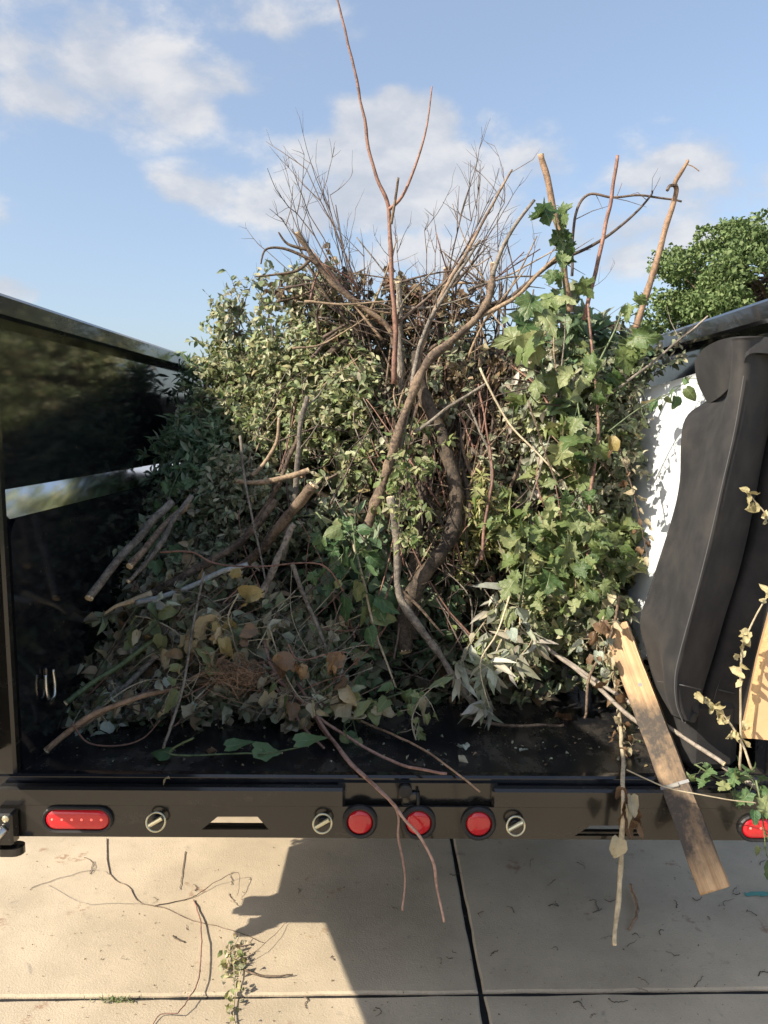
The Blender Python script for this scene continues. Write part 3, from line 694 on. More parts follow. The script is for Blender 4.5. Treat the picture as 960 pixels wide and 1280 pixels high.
# ---- leafy boughs by kind: (name, label, category, group, mat, kind, palette, size, sprigs, leaves per sprig, sprig length, polygon, count, length px, angles, radius, inset)
ZONES = [
 ('leafy_bough', 'pale olive oval leaf bough', 'branch', 'pale oval leaf boughs in the brush pile', 'twig', 'oval', 'olive', .034, 25, 17, .17,
   [(250, 440), (300, 405), (380, 385), (450, 430), (520, 450), (535, 540), (500, 640), (400, 600), (330, 620), (265, 560), (245, 500)], 28, 120, (20, 160), .006, (.0, .13)),
 ('leafy_bough', 'dull grey green oval leaf bough', 'branch', 'dull oval leaf boughs beside the left wall', 'twig', 'oval', 'dull', .032, 24, 16, .15,
   [(205, 610), (260, 560), (330, 600), (400, 640), (380, 720), (300, 720), (190, 690)], 16, 100, (10, 170), .006, (.0, .12)),
 ('weed_stalk', 'dark green narrow leaved weed', 'weed', 'narrow leaf weeds along the left wall', 'stem_green', 'lance', 'green', .060, 18, 16, .15,
   [(230, 470), (265, 470), (280, 560), (290, 680), (205, 690), (200, 590)], 13, 90, (40, 140), .005, (.0, .10)),
 ('dead_vine', 'dry tan crinkled dead vine', 'vine', 'dead vines low in the brush pile', 'stem_dry', 'crinkle', 'dry', .052, 18, 11, .15,
   [(115, 800), (180, 745), (330, 725), (420, 790), (430, 870), (300, 885), (200, 880), (120, 890)], 19, 110, (-30, 170), .0035, (.0, .10)),
 ('leafy_shoot', 'pale small leaved shoot in the floor corner', 'branch', 'pale shoots in the rear left floor corner', 'twig', 'oval', 'silver', .034, 10, 11, .07,
   [(55, 930), (120, 880), (185, 830), (205, 880), (130, 920)], 4, 70, (20, 60), .004, (.0, .03)),
 ('leafy_bough', 'green wilted leaf bough', 'branch', 'wilted green boughs around the dark trunk', 'twig', 'crinkle', 'green', .060, 13, 8, .14,
   [(380, 640), (490, 640), (540, 760), (570, 860), (450, 890), (380, 860)], 13, 100, (20, 160), .005, (.02, .16)),
 ('dead_bough', 'brown shrivelled leaf bough', 'branch', 'brown shrivelled boughs behind the forked branch', 'twig', 'crinkle', 'brown', .034, 20, 12, .15,
   [(545, 450), (640, 425), (655, 560), (640, 640), (570, 650), (560, 560)], 13, 95, (30, 150), .005, (.02, .16)),
 ('maple_bough', 'light green small maple leaf bough', 'branch', 'light green maple boughs', 'bark_grey', 'maple', 'lime', .058, 13, 7, .13,
   [(590, 610), (640, 630), (770, 610), (785, 740), (690, 790), (600, 760), (580, 690)], 13, 95, (-20, 200), .005, (.0, .12)),
 ('maple_bough', 'dark green small maple leaf bough', 'branch', 'dark green maple boughs under the stubs', 'bark_grey', 'maple', 'green', .055, 12, 6, .13,
   [(655, 400), (800, 390), (800, 490), (745, 570), (660, 500)], 7, 90, (30, 150), .005, (.02, .12)),
 ('mullein_stalk', 'pale grey downy upright weed', 'weed', 'pale downy weed stalks', 'stem_dry', 'crinkle', 'silver', .036, 24, 12, .09,
   [(640, 445), (690, 440), (690, 640), (645, 620)], 6, 110, (75, 105), .004, (-.02, .06)),
 ('leafy_bough', 'small dark olive leaf twig', 'branch', 'small leaf twigs over the white sheet', 'twig', 'oval', 'dull', .030, 17, 11, .12,
   [(735, 470), (800, 450), (865, 425), (880, 410), (850, 455), (805, 490), (785, 560), (775, 720), (745, 730)], 14, 80, (20, 160), .004, (-.05, .05)),
 ('weed_stalk', 'yellow green flowering weed', 'weed', 'yellow green weed stalks', 'stem_green', 'lance', 'yellow', .034, 16, 13, .09,
   [(585, 620), (640, 620), (640, 720), (585, 720)], 4, 80, (60, 120), .004, (-.04, .04)),
 ('leafy_bough', 'yellow tinged oval leaf twig', 'branch', 'yellow tinged twigs before the forked branch', 'twig', 'oval', 'lime', .030, 8, 8, .08,
   [(470, 540), (530, 520), (545, 620), (520, 690), (490, 690)], 7, 80, (250, 290), .004, (-.30, -.16)),
 ('dead_vine', 'olive withered vine', 'vine', 'withered vines at the foot of the plank', 'stem_dry', 'crinkle', 'dull', .036, 15, 11, .12,
   [(645, 760), (775, 740), (795, 850), (740, 870), (690, 850)], 9, 80, (-30, 120), .0035, (-.02, .10)),
 ('leafy_sprig', 'thin leaf sprig against the sky', 'branch', 'sprigs above the left wall', 'twig', 'oval', 'dull', .040, 6, 7, .12,
   [(260, 400), (300, 365), (380, 350), (400, 400), (280, 450)], 7, 75, (60, 130), .004, (-.05, .05)),
]
ZONES += [
 ('leafy_bough', 'grey olive oval leaf bough', 'branch', 'grey olive boughs in the middle of the pile', 'twig', 'oval', 'dull', .032, 20, 13, .15,
   [(500, 430), (640, 420), (650, 640), (560, 700), (500, 640)], 11, 100, (40, 140), .004, (-.02, .12)),
 ('maple_bough', 'mid green small maple leaf bough', 'branch', 'mid green maple boughs in the upright bundle', 'bark_grey', 'maple', 'lime', .050, 14, 7, .12,
   [(660, 430), (780, 430), (775, 640), (690, 640)], 9, 95, (60, 120), .004, (-.02, .08)),
 ('leafy_bough', 'olive oval leaf bough', 'branch', 'olive boughs low behind the plank', 'twig', 'oval', 'olive', .032, 18, 12, .12,
   [(600, 760), (770, 740), (780, 840), (690, 860), (620, 840)], 6, 80, (10, 170), .004, (.0, .08)),
 ('leafy_bough', 'dull grey green oval leaf bough', 'branch', 'dull oval leaf boughs beside the left wall', 'twig', 'oval', 'dull', .034, 24, 15, .15,
   [(140, 790), (190, 660), (270, 600), (330, 640), (300, 740), (220, 780)], 12, 80, (10, 170), .005, (.02, .10)),
 ('dead_vine', 'dry tan crinkled dead vine', 'vine', 'dead vines low in the brush pile', 'stem_dry', 'crinkle', 'dry', .046, 18, 11, .13,
   [(70, 915), (125, 830), (200, 790), (330, 800), (430, 850), (420, 915), (300, 900), (180, 905)], 13, 90, (-10, 60), .003, (.0, .06)),
 ('dead_vine', 'pale curled dead vine', 'vine', 'dead vines low in the brush pile', 'stem_dry', 'crinkle', 'dull', .046, 14, 9, .11,
   [(160, 800), (330, 720), (420, 790), (500, 850), (430, 900), (250, 870)], 9, 80, (0, 170), .003, (-.02, .06)),
 ('dead_bough', 'grey brown withered leaf bough', 'branch', 'withered boughs at the top of the pile', 'twig', 'crinkle', 'brown', .036, 12, 9, .13,
   [(360, 365), (430, 355), (640, 385), (650, 430), (400, 440)], 11, 80, (30, 150), .005, (.0, .2)),
 ('dead_bough', 'olive brown withered leaf bough', 'branch', 'withered boughs at the top of the pile', 'twig', 'oval', 'dull', .036, 14, 10, .13,
   [(355, 370), (420, 350), (440, 420), (360, 430)], 5, 70, (50, 130), .005, (.0, .1)),
]
MARKS = [('the top rail of the left wall', 250, 440), ('the sloping ledge of the left wall', 200, 600), ('the upright grey limb with rusty tip', 375, 530), ('the pale level limb', 320, 590),
         ('the tall reddish whip', 490, 430), ('the long pale forked limb', 485, 580), ('the thick brown sawn limb', 360, 655), ('the straight cut poles', 175, 690), ('the green stalk', 120, 850),
         ('the wiry ball of dead grass', 300, 840), ('the reddish trailing twigs', 380, 870), ('the dark curved trunk', 560, 640), ('the grey scaly limb', 510, 760), ('the pruned stem wrapped in leaves', 705, 380),
         ('the hooked pruned stem', 800, 400), ('the pale downy stalks', 665, 560), ('the broken pale limb top', 612, 390), ('the white sheet', 820, 600), ('the black fabric fold', 870, 440),
         ('the silver weeds', 620, 790), ('the plank top', 775, 775), ('the torn white limb end', 170, 755), ('the tan dead leaves', 285, 775), ('the forked grey twig', 605, 560), ('the slim pruned stem', 745, 470)]
def project(p):
    q = CM.transposed() @ (Vector(p) - Vector((0, 0, EYE))); return 480 - F * q.x / q.z, 640 + F * q.y / q.z
def near_mark(path):
    m = sum((Vector(p) for p in path), Vector()) / len(path); x, y = project(m)
    return min(MARKS, key=lambda k: (k[1] - x) ** 2 + (k[2] - y) ** 2)[0]
for (name, label, cat, group, mat, kind, pal, size, ns, per, sl, poly, cnt, lp, ang, rad, ins) in ZONES:
    for k in range(cnt):
        pth_ = path_in(poly, lp, ang, ins)
        leafy(name, label + ' beside ' + near_mark(pth_), cat, group, pth_, rad, mat, kind, pal, size, ns, per, sl, droop=.9 if kind in ('maple', 'crinkle') else .4)

# ------------------------------------------------------------------ named branches traced along the photograph's limbs
RS = .76
def branch(name, label, pts, r, mat, Y=None, group=None, cat='branch', cut=None, twigs=0, sides=9, knots=0.0, k=6, tw_len=.12, end_r=None):
    """pts: (px, py[, Y]); r: radius in px at start and end (scaled by depth)"""
    W = []
    n = len(pts)
    for i, p in enumerate(pts):
        if len(p) == 3: y = p[2]
        elif Y == 'drape': y = surf(p[0], p[1]) - .03 if p[1] < 890 else (max(atz(p[0], p[1], FZ + .03).y, RY - .03) if p[1] < 963 else BY - .035 - (p[1] - 963) * .0004)
        elif Y is None: y = surf(p[0], p[1]) - .03
        else: y = Y[0] + (Y[1] - Y[0]) * i / (n - 1) if hasattr(Y, '__len__') else Y
        q = at(p[0], p[1], y); q.z = max(q.z, (FZ + .008) if y > RY and p[1] < 966 else .006)
        if y > RY: q.x = min(max(q.x, -1.07), 1.085)
        W.append(q)
    S = spline(W, k); m = len(S); rr = []
    for i, q in enumerate(S):
        t = i / (m - 1); rp = (r[0] + (r[1] - r[0]) * t) * RS
        rr.append(rp * q.y / F * (1 + knots * mnoise.noise(q * 19)))
    S = [q + Vector((mnoise.noise(q * 11), mnoise.noise(q * 11 + Vector((5, 0, 0))), mnoise.noise(q * 11 + Vector((0, 7, 0))))) * .006 * min(1, r[0] / 4) if 0 < i < m - 1 else q for i, q in enumerate(S)]
    mb = MB().tube(S, rr, sides, True, .05 if r[0] > 3 else 0)
    for _ in range(twigs):
        i = random.randint(1, m - 2); d = ((S[i + 1] - S[i]).normalized() * .8 + rv(.7)).normalized(); l = tw_len * random.uniform(.4, 1.3)
        e = S[i] + d * l; mb.tube([S[i], S[i].lerp(e, .5) + rv(.008), e], [rr[i] * .35, rr[i] * .28, rr[i] * .14], 4, False)
    o = mb.build(name, mat, None, W[0], True); tag(o, label, cat, group)
    for cc in (cut or []):
        i0, i1 = (0, 1) if cc == 0 else (m - 1, m - 2); ax = (S[i0] - S[i1]).normalized()
        MB().lathe(S[i0] - ax * .004, ax + rv(.12), [(0, rr[i0] * 1.02), (.006, rr[i0] * .98)], 9).build('cut_end', 'cut_wood', o)
    return o, S, rr

B = branch
# tall reddish whip with its fork
o, S, rr = B('sapling', 'tall reddish whip rising highest above the pile with a forked top', [(492, 480), (494, 415), (491, 360), (488, 300), (486, 258), (468, 215), (455, 150), (440, 75), (427, 20), (414, -30)], (4.6, 1.2), 'bark_red', (3.05, 3.0), knots=.2)
MB().tube(spline([at(486, 262, 3.02), at(503, 245, 3.01), at(520, 205, 3.0), at(533, 160, 3.0), at(540, 108, 3.0)]), list(np.linspace(.007, .0025, 21)), 6).build('fork', 'bark_red', o, smooth_=True)
MB().tube(spline([at(489, 280, 3.0), at(494, 250, 2.99), at(498, 222, 2.98)]), list(np.linspace(.0065, .005, 11)), 6).build('fork', 'bark_brown', o, smooth_=True)
B('branch_stub', 'thick grey cut stub standing beside the tall reddish whip', [(506, 520), (500, 440), (499, 400), (498, 352)], (7, 5), 'bark_grey', (3.15, 3.1), cut=[1], knots=.3)
o, S, rr = B('bare_branch', 'beige and reddish bare branch leaning left with a clawed tip', [(500, 470), (488, 412), (455, 385), (425, 362), (400, 335), (385, 310), (372, 290)], (4.8, 4.0), 'bark_limb', (3.15, 3.05), cut=[1], knots=.3)
for pth in ([(398, 330), (375, 318), (352, 310), (332, 312), (326, 330)], [(390, 322), (372, 338), (345, 343), (318, 346)], [(385, 312), (360, 305), (348, 290)]):
    MB().tube(spline([at(x, y, 3.07 - .01 * i) for i, (x, y) in enumerate(pth)]), list(np.linspace(.008, .003, 5 * (len(pth) - 1) + 1)), 5).build('side_twig', 'bark_brown', o, smooth_=True)
B('bare_branch', 'red brown smooth branch crossing low behind the tall whip', [(500, 420), (470, 398), (440, 372), (415, 345), (392, 318)], (4, 3), 'bark_red', (3.22, 3.2))
B('bare_branch', 'dark thick branch lying across the top of the pile', [(395, 455), (440, 425), (500, 408), (560, 400), (640, 372)], (6, 5), 'bark_dark', (3.35, 3.3), knots=.3, twigs=8)
B('bare_branch', 'dark slanting branch behind the tall whip with rough bark', [(470, 440), (510, 390), (545, 362), (575, 345)], (5, 3.5), 'bark_dark', (3.3, 3.35), twigs=6)
B('branch_stub', 'dark broken stub behind the long curved branch', [(540, 450), (550, 400), (556, 362), (558, 335)], (7, 5), 'bark_brown', (3.3, 3.3), cut=[1], knots=.3)

# dead bushes of thin bare twigs against the sky
def bush(label, px, py, Y, tips, mat='twig', r0=.006, depth=3):
    mb = MB(); b0 = at(px, py, Y)
    def grow(p, d, l, r, lev):
        n = 5; pts = [p]; q = p
        for i in range(n):
            d2 = (d + rv(.09) + Vector((0, 0, .05))).normalized(); q = q + d2 * (l / n); pts.append(q); d = d2
        mb.tube(pts, [r * (1 - .6 * i / n) for i in range(n + 1)], 5 if lev == 0 else 3, False)
        if lev < depth:
            for i in range(random.randint(3, 5)):
                t = random.randint(1, n); ang = (d + rv(.45)).normalized()
                grow(pts[t], ang, l * random.uniform(.22, .45), max(r * .52, .0010), lev + 1)
    for (tx, ty, ty_y) in tips:
        e = at(tx, ty, ty_y); grow(b0 + rv(.03), (e - b0).normalized(), (e - b0).length * .86, r0 * random.uniform(.7, 1.1), 1 if depth > 2 else 0)
    o = mb.build('bare_bush', mat, None, b0, True); tag(o, label, 'branch'); return o
bush('bare twiggy dead bush fanning left of the tall whip', 455, 430, 3.25, [(380, 178, 3.2), (398, 195, 3.35), (348, 222, 3.2), (420, 160, 3.3), (345, 265, 3.15), (440, 250, 3.4), (410, 230, 3.1), (365, 250, 3.3), (330, 300, 3.2), (430, 200, 3.2), (390, 300, 3.1), (455, 290, 3.2)], r0=.0048)
bush('bare twiggy dead bush fanning right of the tall whip', 535, 430, 3.3, [(612, 240, 3.25), (635, 215, 3.3), (590, 250, 3.4), (575, 290, 3.2), (640, 270, 3.3), (600, 220, 3.2), (625, 300, 3.2), (560, 260, 3.3), (655, 230, 3.2)], r0=.0048)
bush('low bare bush of fine twigs behind the tall whip', 500, 425, 3.45, [(460, 300, 3.5), (520, 300, 3.45), (548, 330, 3.4), (470, 330, 3.3), (560, 360, 3.3), (430, 340, 3.5)], r0=.0040)
bush('wiry bare shrub behind the broken pale branch', 620, 440, 3.35, [(650, 250, 3.3), (690, 300, 3.3), (660, 320, 3.4), (600, 320, 3.3), (720, 330, 3.3)], r0=.0040)

# pale long curved branches in the middle
o, S, rr = B('tree_limb', 'long pale forked limb curving up to a broken top', [(458, 660), (472, 622), (486, 580), (500, 535), (516, 490), (540, 447), (588, 406), (608, 380), (614, 355), (616, 330)], (8.5, 5), 'bark_limb', (2.74, 2.97), cut=[0, 1], knots=.55, sides=11)
MB().tube(spline([at(615, 345, 2.95), at(628, 310, 2.96), at(645, 280, 2.96), at(668, 250, 2.97)]), list(np.linspace(.010, .006, 16)), 6).build('side_shoot', 'bark_grey', o, smooth_=True)
B('tree_limb', 'pale straight limb branching up beside the forked limb', [(508, 520), (518, 470), (528, 430), (548, 378), (580, 322), (612, 262), (640, 212)], (4.6, 1.6), 'bark_limb', (2.85, 3.05), twigs=9, knots=.2, tw_len=.16)
B('tree_limb', 'slender grey limb with twigs running along the forked limb', [(500, 560), (512, 500), (522, 440), (540, 395), (575, 340), (600, 300)], (4.5, 1.8), 'bark_grey', (2.82, 3.0), twigs=9, tw_len=.16)
B('sawn_log', 'dark curved trunk with peeled orange bark in the middle of the pile', [(507, 815), (508, 765), (530, 718), (558, 680), (571, 635), (564, 585), (548, 535), (530, 490), (520, 440)], (14, 9), 'bark_dark', (2.62, 2.98), cut=[0], knots=.35, sides=11)
B('sawn_log', 'straight dark trunk standing behind the curved trunk', [(515, 800), (516, 740), (520, 680), (530, 610), (535, 540)], (11, 8), 'bark_dark', (2.74, 3.0), knots=.3)
B('tree_limb', 'grey scaly limb bending down to the trailer floor', [(488, 622), (494, 655), (497, 700), (498, 742), (530, 792), (563, 838), (588, 875), (606, 890)], (6.5, 6), 'bark_grey', (2.66, 2.50), cut=[0], knots=.35)
B('twig', 'forked brown twig springing from the scaly limb', [(498, 735), (520, 755), (540, 778), (556, 795)], (3, 1.5), 'bark_brown', (2.60, 2.56), cat='twig')
B('twig', 'thin straight pale twig crossing the forked limb', [(518, 540), (560, 510), (610, 478)], (3.2, 2), 'bark_grey', (2.86, 2.84), cat='twig', twigs=3)
B('twig', 'forked grey twig hanging right of the dark trunk', [(612, 625), (614, 575), (600, 540), (585, 505)], (3, 1.6), 'bark_grey', (2.78, 2.85), cat='twig', twigs=4)
B('twig', 'straight reddish stem rising through the yellow green weeds', [(602, 700), (606, 655), (615, 600), (612, 560), (598, 480)], (3, 1.5), 'bark_red', (2.68, 2.85), cat='twig', twigs=3)
B('weed_stalk', 'long pale green stem slanting across the brown boughs', [(600, 460), (630, 520), (665, 560), (700, 595)], (1.9, 1.5), 'stem_dry', (2.85, 2.62), cat='stem')
# left group
B('tree_limb', 'thick brown limb with a sawn top slanting down left', [(393, 606), (368, 635), (342, 668), (318, 695), (290, 715)], (8.5, 7), 'bark_brown', (2.62, 2.78), cut=[0], knots=.35)
B('tree_limb', 'brown limb with torn white end reaching to the left wall', [(345, 625), (318, 660), (285, 688), (245, 712), (205, 735), (168, 752)], (6, 8), 'bark_brown', (2.86, 2.70), knots=.35)
B('split_wood', 'torn white splinter of wood at the limb end by the left wall', [(190, 742), (165, 752), (145, 758), (130, 768)], (6, 1.5), 'cut_wood', (2.69, 2.66), cat='splinter')
B('tree_limb', 'pale blue grey stripped limb below the torn limb', [(310, 705), (270, 718), (225, 738), (170, 754)], (4, 5), 'strip_blue', (2.70, 2.66))
B('tree_limb', 'grey brown limb hanging under the thick sawn limb', [(368, 655), (350, 692), (336, 725), (326, 745)], (5.5, 6.5), 'bark_grey', (2.66, 2.62), cut=[1], knots=.3)
B('tree_limb', 'upright grey limb with rusty broken tip on the left', [(352, 700), (368, 625), (372, 570), (374, 535), (384, 495)], (5.5, 3.5), 'bark_grey', (2.80, 2.88), knots=.35, twigs=2)
B('tree_limb', 'dark slender limb leaning beside the upright grey limb', [(310, 665), (338, 625), (358, 580), (372, 545)], (5, 3.5), 'bark_brown', (2.86, 2.86), knots=.2)
B('tree_limb', 'pale level limb with a cut end crossing the upright limb', [(295, 601), (320, 603), (345, 600), (386, 588)], (3.5, 5), 'bark_pale', (2.84, 2.76), cut=[1], knots=.2)
B('tree_limb', 'pale bent limb rising from the level limb', [(315, 595), (330, 580), (345, 555), (349, 522)], (4, 2.5), 'bark_pale', (2.86, 2.9), knots=.2)
B('twig', 'thin grey twig dropping past the level limb', [(300, 545), (306, 600), (314, 640), (325, 690), (336, 745)], (2.4, 1.5), 'bark_grey', (2.86, 2.64), cat='twig')
o, S, rr = B('cut_pole', 'thick straight pole with a slanted cut end by the left wall', [(215, 628), (185, 658), (148, 700), (111, 748)], (6.5, 7), 'bark_grey', (2.86, 2.56), cut=[1])
B('cut_pole', 'pale pole with a round sawn end beside the thick pole', [(235, 630), (205, 658), (182, 685), (162, 708)], (5.5, 6), 'bark_limb', (2.84, 2.62), cut=[1])
B('cut_pole', 'thin bent pole with a sawn end under the other poles', [(240, 620), (215, 652), (198, 685), (160, 727)], (4.5, 4), 'bark_grey', (2.86, 2.60), cut=[1], knots=.2)
B('stalk', 'straight green stalk lying low by the left wall', [(195, 798), (150, 832), (110, 856), (72, 879)], (4.5, 5), 'stem_green', (2.60, 2.42), cut=[1], cat='stalk')
B('stick', 'grey stick under the green stalk', [(205, 810), (165, 850), (130, 880), (105, 905)], (5, 4), 'bark_grey', (2.60, 2.42), cat='stick')
B('stick', 'reddish brown stick reaching into the rear left floor corner', [(290, 815), (230, 855), (170, 873), (110, 897), (44, 938)], (3.5, 5.5), 'bark_tan', (2.52, 2.27), cut=[1], cat='stick', knots=.2)
B('stick', 'brown forked stick resting over the reddish stick', [(260, 850), (200, 862), (150, 880), (95, 912)], (4, 3.5), 'bark_brown', (2.48, 2.33), cat='stick', twigs=3)
B('stick', 'long thin tan stick standing on the floor before the dead vines', [(255, 715), (240, 790), (228, 860), (204, 936)], (2.0, 2.6), 'bark_grey', (2.56, 2.24), cat='stick')
B('twig', 'looping red twig on the floor near the left corner', [(90, 905), (110, 928), (150, 934), (180, 922), (200, 900)], (1.8, 1.2), 'bark_red', (2.30, 2.36), cat='twig')
for k in range(64):
    x, y = sample([(385, 345), (450, 330), (560, 330), (660, 330), (660, 425), (400, 440)]); l = random.uniform(50, 150); a = R(random.choice((random.uniform(20, 75), random.uniform(100, 165), random.uniform(-15, 30))))
    x0, y0, x1, y1 = x - math.cos(a) * l / 2, y + math.sin(a) * l / 2, x + math.cos(a) * l / 2, y - math.sin(a) * l / 2; yy = random.uniform(3.05, 3.45)
    B('bare_twig', 'bare crooked twig in the top tangle beside ' + near_mark([at(x0, y0, yy), at(x1, y1, yy)]), [(x0, y0), (x0 * .6 + x1 * .4 + random.gauss(0, 6), y0 * .6 + y1 * .4 + random.gauss(0, 6)), (x1, y1)], (random.uniform(1.2, 3.6), .9), random.choice(['twig', 'bark_brown', 'bark_grey', 'bark_pale', 'bark_red', 'twig']), [yy, yy + random.gauss(0, .08)], 'bare twigs around the tall whip', 'twig', sides=5, k=4, twigs=3)
for k in range(60):
    x0 = random.uniform(495, 625); y0 = random.uniform(520, 680); l = random.uniform(110, 260); a = R(random.gauss(86, 13)); x1, y1 = x0 + math.cos(a) * l, y0 - math.sin(a) * l
    if y1 < 330: continue
    mid = (x0 * .55 + x1 * .45 + random.gauss(0, 8), y0 * .55 + y1 * .45); zz = [surf(x0, y0) + random.uniform(-.03, .10), surf(x1, max(y1, 380)) + random.uniform(-.06, .08)]
    pp_ = [(x0, y0), mid, (x1, y1)]; b_m = near_mark([at(x0, y0, zz[0]), at(x1, y1, zz[1])])
    B('bare_stick', 'bare brown upright stick in the tangle beside ' + b_m, pp_, (random.uniform(2.0, 5.0), 1.2), random.choice(['bark_brown', 'bark_brown', 'bark_limb', 'bark_dark', 'twig']), zz, 'brown sticks in the middle of the pile', 'stick', sides=6, k=5, twigs=4, knots=.4, tw_len=.16)
# reddish twigs hanging over the sill
G_ = 'reddish twigs trailing over the sill'
B('trailing_twig', 'longest reddish twig trailing over the sill towards the ground', [(330, 800), (345, 840), (395, 900), (440, 955), (485, 1000), (520, 1040), (540, 1075), (547, 1110), (555, 1152)], (3.8, 2.2), 'twig_rose', 'drape', cat='twig', knots=.3)
B('trailing_twig', 'pale reddish twig dangling below the bumper beside the longest twig', [(350, 820), (375, 860), (420, 930), (470, 985), (497, 1015), (499, 1050), (506, 1095), (503, 1138)], (3.4, 1.8), 'twig_rose', 'drape', cat='twig', knots=.3)
B('trailing_twig', 'reddish twig ending on the sill above the round lights', [(325, 825), (380, 880), (440, 925), (500, 955), (558, 967)], (3.0, 2.4), 'twig_rose', 'drape', cat='twig')
B('trailing_twig', 'thin tan twig crossing the sill towards the far round light', [(400, 878), (460, 905), (520, 932), (565, 962), (600, 990)], (2.4, 1.6), 'bark_tan', 'drape', cat='twig')
B('trailing_twig', 'short reddish twig lying on the bed floor', [(340, 850), (365, 888), (385, 915), (405, 935)], (3.0, 2.0), 'twig_rose', 'drape', cat='twig')
B('trailing_twig', 'curved red twig spread across the dead vines', [(200, 690), (240, 690), (270, 705), (330, 708), (400, 705), (430, 740)], (1.8, 1.2), 'bark_red', 2.58, cat='twig')
B('stick', 'grey brown stick in the dead vines left of the green leaves', [(365, 705), (380, 745), (395, 780), (410, 815)], (4, 3), 'bark_grey', (2.62, 2.54), cat='stick')
B('weed_stalk', 'long straight stem in front of the green leaves', [(440, 670), (455, 730), (470, 790), (495, 860)], (2.8, 1.6), 'stem_dry', (2.66, 2.46), cat='stem')
# right group
o, S, rr = B('pruned_stub', 'tall tan pruned stem with a hooked broken top near the green tree', [(795, 410), (806, 375), (822, 322), (836, 275), (846, 240), (844, 230), (851, 215), (859, 200)], (5.5, 2.5), 'bark_tan', (2.80, 2.76), knots=.2)
MB().tube(spline([at(846, 232, 2.77), at(838, 232, 2.76), at(834, 238, 2.75)]), .006, 5).build('snapped_fork', 'bark_brown', o)
MB().tube(spline([at(857, 205, 2.76), at(866, 208, 2.75), at(874, 214, 2.75)]), .0018, 4).build('splinter', 'bark_tan', o)
B('pruned_stub', 'slim straight pruned stem between the two thicker stubs', [(730, 400), (742, 350), (755, 290), (765, 245), (772, 194)], (3.6, 2.6), 'bark_red', (2.78, 2.75))
B('pruned_stub', 'thick pruned stem wrapped by climbing green leaves', [(712, 390), (706, 340), (699, 290), (688, 240), (676, 193)], (5.5, 4.8), 'bark_tan', (2.78, 2.76), cut=[1], knots=.2)
B('bare_branch', 'thin dark bent branch arching between the pruned stems', [(715, 345), (718, 275), (735, 243), (765, 247), (800, 244), (852, 252)], (2.4, 1.6), 'twig', (2.84, 2.84), twigs=4)
B('bare_branch', 'thin dark branch rising through the pruned stems', [(640, 370), (690, 330), (740, 308), (780, 280), (812, 246), (815, 238)], (3.4, 1.2), 'twig', (2.90, 2.82), twigs=7)
B('bare_branch', 'grey branch with a torn white knot low by the stubs', [(590, 400), (640, 375), (670, 345), (700, 318)], (4, 2.5), 'bark_pale', (2.92, 2.86), twigs=3)
B('twig', 'thin vertical stem among the climbing green leaves', [(735, 700), (738, 620), (748, 540), (742, 460), (735, 380)], (2.8, 1.8), 'bark_red', (2.55, 2.74), cat='twig')
B('twig', 'brown slanting twig over the pale downy stalks', [(770, 740), (735, 690), (690, 590), (660, 500)], (2, 1.4), 'bark_brown', (2.50, 2.66), cat='twig')
B('twig', 'two jointed twig reaching over the black fabric fold', [(750, 500), (800, 465), (850, 425), (885, 395)], (2.4, 1.5), 'bark_grey', (2.66, 2.60), cat='twig', twigs=3)
B('stick', 'short brown stick standing on the floor left of the plank', [(775, 745), (765, 790), (738, 845), (731, 898)], (2.6, 2.4), 'bark_brown', (2.42, 2.40), cat='stick')
B('stick', 'thin stick lying flat on the bed floor with a brown leaf', [(575, 893), (620, 905), (665, 907), (705, 906)], (3.2, 2.2), 'bark_brown', [2.50, 2.40], cat='stick')
B('pole', 'long thin grey pole passing under the plank to the right', [(672, 800), (740, 853), (800, 905), (870, 940), (930, 975), (975, 1010)], (3.4, 5), 'stem_grey', [2.55, 2.02], cat='pole')
B('pole', 'shorter thin grey pole with a pale tip above the long pole', [(700, 820), (770, 868), (830, 905), (905, 955)], (3, 4), 'stem_grey', [2.52, 2.10], cat='pole', cut=[1])

